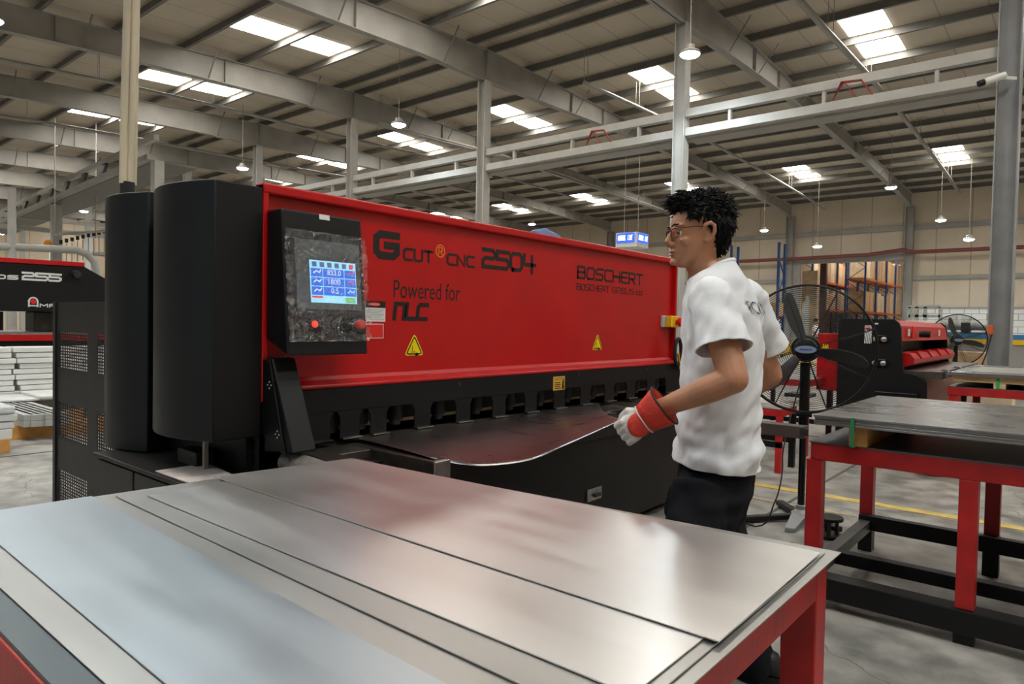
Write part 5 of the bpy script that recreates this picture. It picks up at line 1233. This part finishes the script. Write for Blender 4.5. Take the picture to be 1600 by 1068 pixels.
for ri, xr in ((0, XA), (1, XA - 3.1)):
    for li, z in enumerate([0.0] + [zA[0] + (.2 if ri else 0) + .086, zA[1] + .086]):
        y = 46.6
        while y < 57:
            w = random.uniform(.75, 1.15); h = random.uniform(.95, 1.5) if li else random.uniform(.7, 1.1)
            if li == 2: h = random.uniform(1.3, 1.75)
            lv = ('on the floor under', 'on the lower shelf of', 'on the upper shelf of')[li]; rk = ('the long pallet rack in the doorway', 'the second pallet rack in the doorway')[ri]
            carton(xr - .55, y + w / 2, z, .95, w - .06, h, 'brown carton standing %s %s' % (lv, rk), 'cartons %s %s' % (lv, rk)); y += w + .03
tag(lumpy('wrapped_pallet_load', (XA - .55, 45.2, 1.0), (.5, .6, 1.0), mat('dark_green_cover', (.03, .07, .05), .5), 4, .12), 'dark green covered load beside the rack inside the doorway', 'load')
q = at(1286, 450, 'y', 43.5); struct(MB().box(q.x - .17, q.x + .17, 43.4, 43.7, 0, 6.5).build('steel_column', MAROON))
q = at(1262, 450, 'y', 43.5); carton(q.x, 44.2, 0, 1.0, 1.0, 2.6, 'tall brown carton stack against the left side of the doorway', None, CART2)
carton(q.x, 44.2, 2.601, .95, .95, 2.2, 'upper brown carton on the tall stack at the left side of the doorway', None, CART2)
# storage room around them
struct(MB().box(-26, -2, 60, 60.2, 0, 7.5).build('wall_storage_back', WALLM)); struct(MB().box(-26.2, -26, YB + .3, 60, 0, 7.5).build('wall_storage_left', WALLS)); struct(MB().box(-2, -1.8, YB + .3, 60, 0, 7.5).build('wall_storage_right', WALLS))
struct(MB().box(-26, -2, YB + .3, 60, 7.5, 7.7).build('ceiling_storage', ROOFM))
for k, (x, y) in enumerate(((-8.2, 47), (-8.2, 53), (-11.9, 46), (-12, 53))): wn += 1; struct(MB().box(x - .5, x + .5, y - 1.2, y + 1.2, 7.46, 7.49).build('window_%d' % wn, SKYL))
# blue rack in the hall, right of the man
q1, q2 = at(1143, 400, 'y', 30), at(1217, 400, 'y', 30)
rack('blue rack frames with orange beams standing between the man and the doorway', q1.x, q2.x, 30, 30.75, 1, [.62, 1.72], 4.95, 'x')
for k, x in enumerate((.25, .6, .9)):
    xx = q1.x + (q2.x - q1.x) * x
    carton(xx, 30.4, 1.806, .5, .5, random.uniform(.5, .8), ('first', 'second', 'third')[k] + ' carton on the top beam of the blue rack right of the man', None)
carton(q1.x + 1.4, 30.4, .706, .7, .5, .6, 'carton on the low beam of the blue rack right of the man', None)
# pale frame machine and bench by the white block wall
t = thing('grey_gantry', 'pale grey machine frame before the white block wall, above the second machine', 'frame', at(1445, 490, 'y', 30))
qa, qb = at(1420, 497, 'y', 30), at(1470, 479, 'y', 30)
for x in (qa.x, (qa.x + qb.x) / 2 - .25, qb.x - .5, qb.x): MB().bar((x, 30, 0), (x, 30, qb.z), .12, .12).build('post', ALU, t)
MB().bar((qa.x, 30, qb.z), (qb.x, 30, qb.z), .12, .12).build('top_rail', ALU, t); MB().bar((qa.x, 30, qb.z - .35), (qb.x, 30, qb.z - .35), .12, .1).build('mid_rail', ALU, t)
t = thing('grey_machine', 'dark grey pipe bending machine behind the far pedestal fan', 'machine', (-2.9, 21.6, 0))
MB().box(-3.9, -1.6, 21.4, 22.2, .0, 1.25).build('machine_body', mat('machine_grey', (.20, .22, .24), .45), t, bevel=.02); MB().cyl((-3.8, 21.4, 1.42), (-1.7, 21.4, 1.42), .12, 14).build('round_beam', ALU, t, smooth=40)
MB().box(-2.5, -2.3, 21.2, 21.5, 1.25, 1.5).build('head_block', DARK, t, bevel=.02)
t = thing('blue_bench', 'long blue and yellow edged bench passing behind the thick grey column', 'bench', (.5, 20.4, 0))
MB().box(-2.9, 5, 20.0, 20.9, 1.09, 1.21).build('blue_top_band', mat('bright_blue', (.04, .22, .48), .4), t); MB().box(-2.9, 5, 19.98, 20.0, .97, 1.09).build('yellow_edge', YEL, t); MB().box(-2.9, 5, 20.02, 20.9, .0, 1.08).build('bench_body', mat('bench_grey', (.35, .34, .32), .6), t)
carton(-1.75, 15.6, 0, 1.1, .9, .88, 'big brown carton left of the thick grey column base', None, CART); carton(.25, 15.4, 0, 1.3, .9, .95, 'brown carton right of the thick grey column base', None, CART)
carton(-1.0, 11.6, 0, .55, .6, .55, 'brown carton on the floor under the far red table', None, CART2)
tag(lumpy('plastic_bundle', (-2.75, 16.0, .55), (.55, .45, .55), PLASTW, 6, .3), 'cloudy plastic wrapped bundle behind the far pedestal fan pole', 'bundle'); tag(lumpy('plastic_bundle', (.45, 13.8, .48), (.7, .4, .48), PLASTW, 9, .3), 'cloudy plastic wrapped bundle right of the thick grey column', 'bundle')
t = thing('wall_switch', 'orange switch with a hanging cord on the side of the thick grey column', 'switch', (-1.36, 14.0, 1.3))
q = at(1550, 515, 'y', 14.05); MB().box(q.x - .06, q.x + .02, 14.0, 14.1, q.z - .08, q.z + .08).build('switch_box', ORNG, t, bevel=.01); MB().tube([(q.x, 14.05, q.z - .08), (q.x - .06, 14.0, q.z - .4), (q.x - .22, 13.9, .3), (q.x - .25, 13.9, .01)], .012, 6).build('cord', RUB, t)

# ================================================================== LEFT: PUNCH PRESS AND STACKED STOCK
pr_ = thing('punch_press', 'black punch press with red top edge and white number 255, left of the black cabinets', 'machine', (-12.6, 3.2, 0))
XQ = -12.0; QN = lambda u, v, d: (XQ + d, u, v)
MB().prism([(1.4, 1.275), (4.75, 1.30), (4.75, 1.55), (3.93, 2.0), (1.4, 1.975)], lambda u, v, d: (d, u, v), XQ - 1.0, XQ).build('upper_arm', BLK, pr_, bevel=.01)
MB().prism([(1.4, 1.975), (3.92, 2.0), (3.92, 2.068), (1.4, 2.04)], lambda u, v, d: (d, u, v), XQ - 1.02, XQ + .02).build('red_top_edge', RED, pr_, bevel=.006)
MB().box(XQ - 1.0, XQ - .1, 4.3, 5.2, 0, 1.4).build('rear_column', BLK, pr_); MB().box(XQ - .8, XQ - .35, 3.35, 3.9, .98, 1.29).build('turret', DARK, pr_, bevel=.02)
MB().box(XQ - .6, XQ - .3, 2.7, 2.95, 1.0, 1.28).build('clamp_block', BLK, pr_); MB().prism([(2.3, 1.05), (2.78, 1.1), (2.78, 1.24), (2.3, 1.16)], lambda u, v, d: (d, u, v), XQ - .2, XQ - .05).build('red_wedge', RED, pr_)
MB().box(XQ - 1.2, XQ + .3, 1.2, 4.6, .955, .985).build('table_top', STEEL, pr_); MB().box(XQ + .27, XQ + .31, 1.2, 4.6, .865, .953).build('red_table_edge', RED, pr_); MB().box(XQ - 1.0, XQ + .25, 1.2, 4.6, 0, .865).build('lower_body', BLK, pr_)
strokes('ROS', QN, 2.62, 3.06, 1.745, 1.812, .018, .3).build('lettering', WHT, pr_); strokes('255', QN, 3.10, 3.615, 1.745, 1.872, .030, .18).build('lettering', WHT, pr_)
strokes('MADA', QN, 3.325, 3.80, 1.355, 1.412, .016, .3).build('lettering', WHT, pr_)
mb = MB(); mb.ribbon([(3.19, 1.355), (3.19, 1.44)] + [(3.245 + .055 * math.cos(t), 1.44 + .055 * math.sin(t)) for t in (PI - PI * k / 10 for k in range(11))] + [(3.30, 1.355)], .022, QN, 0, .002); mb.ribbon([(3.19, 1.375), (3.30, 1.375)], .02, QN, 0, .002); em = mb.build('round_emblem', WHT, pr_)
MB().lathe((XQ, 3.245, 1.435), (1, 0, 0), [(.036, 0), (.036, .003), (.001, .0035)], 20).build('red_disc', REDB, em); MB().cyl((XQ, 3.78, 1.885), (XQ + .16, 3.78, 1.87), .055, 16).build('round_stub', DARK, pr_, smooth=40)
tag(MB().box(-14.5, -14.1, 2.2, 3.3, 2.05, 2.25).build('orange_cover', ORNG), 'orange machine cover showing above the red edge of the punch press', 'cover')
# stacked white bars
sx = -9.85; ys = at(25, 580, 'x', sx).y
for k in range(12):
    for j in (0, 1):
        y0 = ys - 1.9 + random.uniform(-.03, .03) if j == 0 else ys + .02 + random.uniform(-.05, .05); y1 = ys + random.uniform(-.05, .0) if j == 0 else ys + 2.0
        o = MB().box(sx - .35 + random.uniform(-.01, .01), sx + random.uniform(-.02, .02), y0, y1, .06 + .066 * k, .06 + .066 * k + .060).build('white_panel_bar', WHTB, bevel=.008)
        tag(o, 'white bar in the %s tall stack beside the black perforated guard' % ('near half of the' if j else 'far half of the'), 'bar', 'white bars stacked, %s' % ('guard end' if j else 'outer end'))
tag(MB().box(sx - .4, sx + .05, ys - 1.6, ys + 1.9, .0, .058).build('pallet', WOODM), 'timber skid under the tall stack of white bars', 'pallet')
q = at(55, 612, 'z', .32); a = MB().box(q.x - .35, q.x + .55, q.y - .1, q.y + .9, .29, .32).build('white_board', WHTB, bevel=.006); tag(a, 'flat white panel lying on the grey bars before the tall white stack', 'panel')
q = at(20, 618, 'z', .30); a = MB().hexa([(q.x - .3, q.y - .9, .27), (q.x + .3, q.y - .9, .27), (q.x + .4, q.y + .35, .27), (q.x - .3, q.y + .2, .27), (q.x - .3, q.y - .9, .288), (q.x + .3, q.y - .9, .288), (q.x + .4, q.y + .35, .288), (q.x - .3, q.y + .2, .288)]).build('white_board', WHTB); tag(a, 'pointed white panel sliding off the left end of the grey bars', 'panel')
for k in range(6):
    q = at(36 + k * 11, 668 - k * .8, 'z', .14); yy = q.y
    for j in range(2): tag(MB().box(q.x - 1.55, q.x + .02 * (k % 2), yy + .005, yy + .10, .14 + .062 * j, .20 + .062 * j).build('grey_bar', ALU, bevel=.004), 'grey green bar in the low bundle on the floor beside the perforated guard', 'bar', 'grey bars in the low bundle')
for k, dx in enumerate((-.25, -1.2)): q = at(36, 668, 'z', .14); tag(MB().box(q.x + dx - .05, q.x + dx + .05, q.y - .1, q.y + .9, .0, .138).build('timber_block', WOODO), ('front', 'rear')[k] + ' timber bearer under the low bundle of grey bars', 'timber')
q = at(3, 708, 'z', 0); tag(MB().box(q.x - .35, q.x, q.y - .7, q.y + .06, 0, .12).build('carton', WOODO, bevel=.004), 'orange brown box on the floor at the left picture edge', 'box')
tag(MB().box(q.x - .35, q.x - .01, q.y - .7, q.y + .08, .121, .21).build('white_channel', WHTB, bevel=.006), 'white channel with two holes on the orange brown box', 'bar')
for k in range(3): tag(MB().box(q.x - .38, q.x + .01 * (k - 1), q.y - .7, q.y + .10 + .02 * (k % 2), .2115 + .07 * k, .2115 + .07 * k + .066).build('wrapped_bar', mat('white_wrap', (.68, .69, .70), .25, 0, .08, 6, .4, 14), bevel=.014), ('lowest', 'middle', 'topmost')[k] + ' white wrapped bar on the pile at the left picture edge', 'bar')
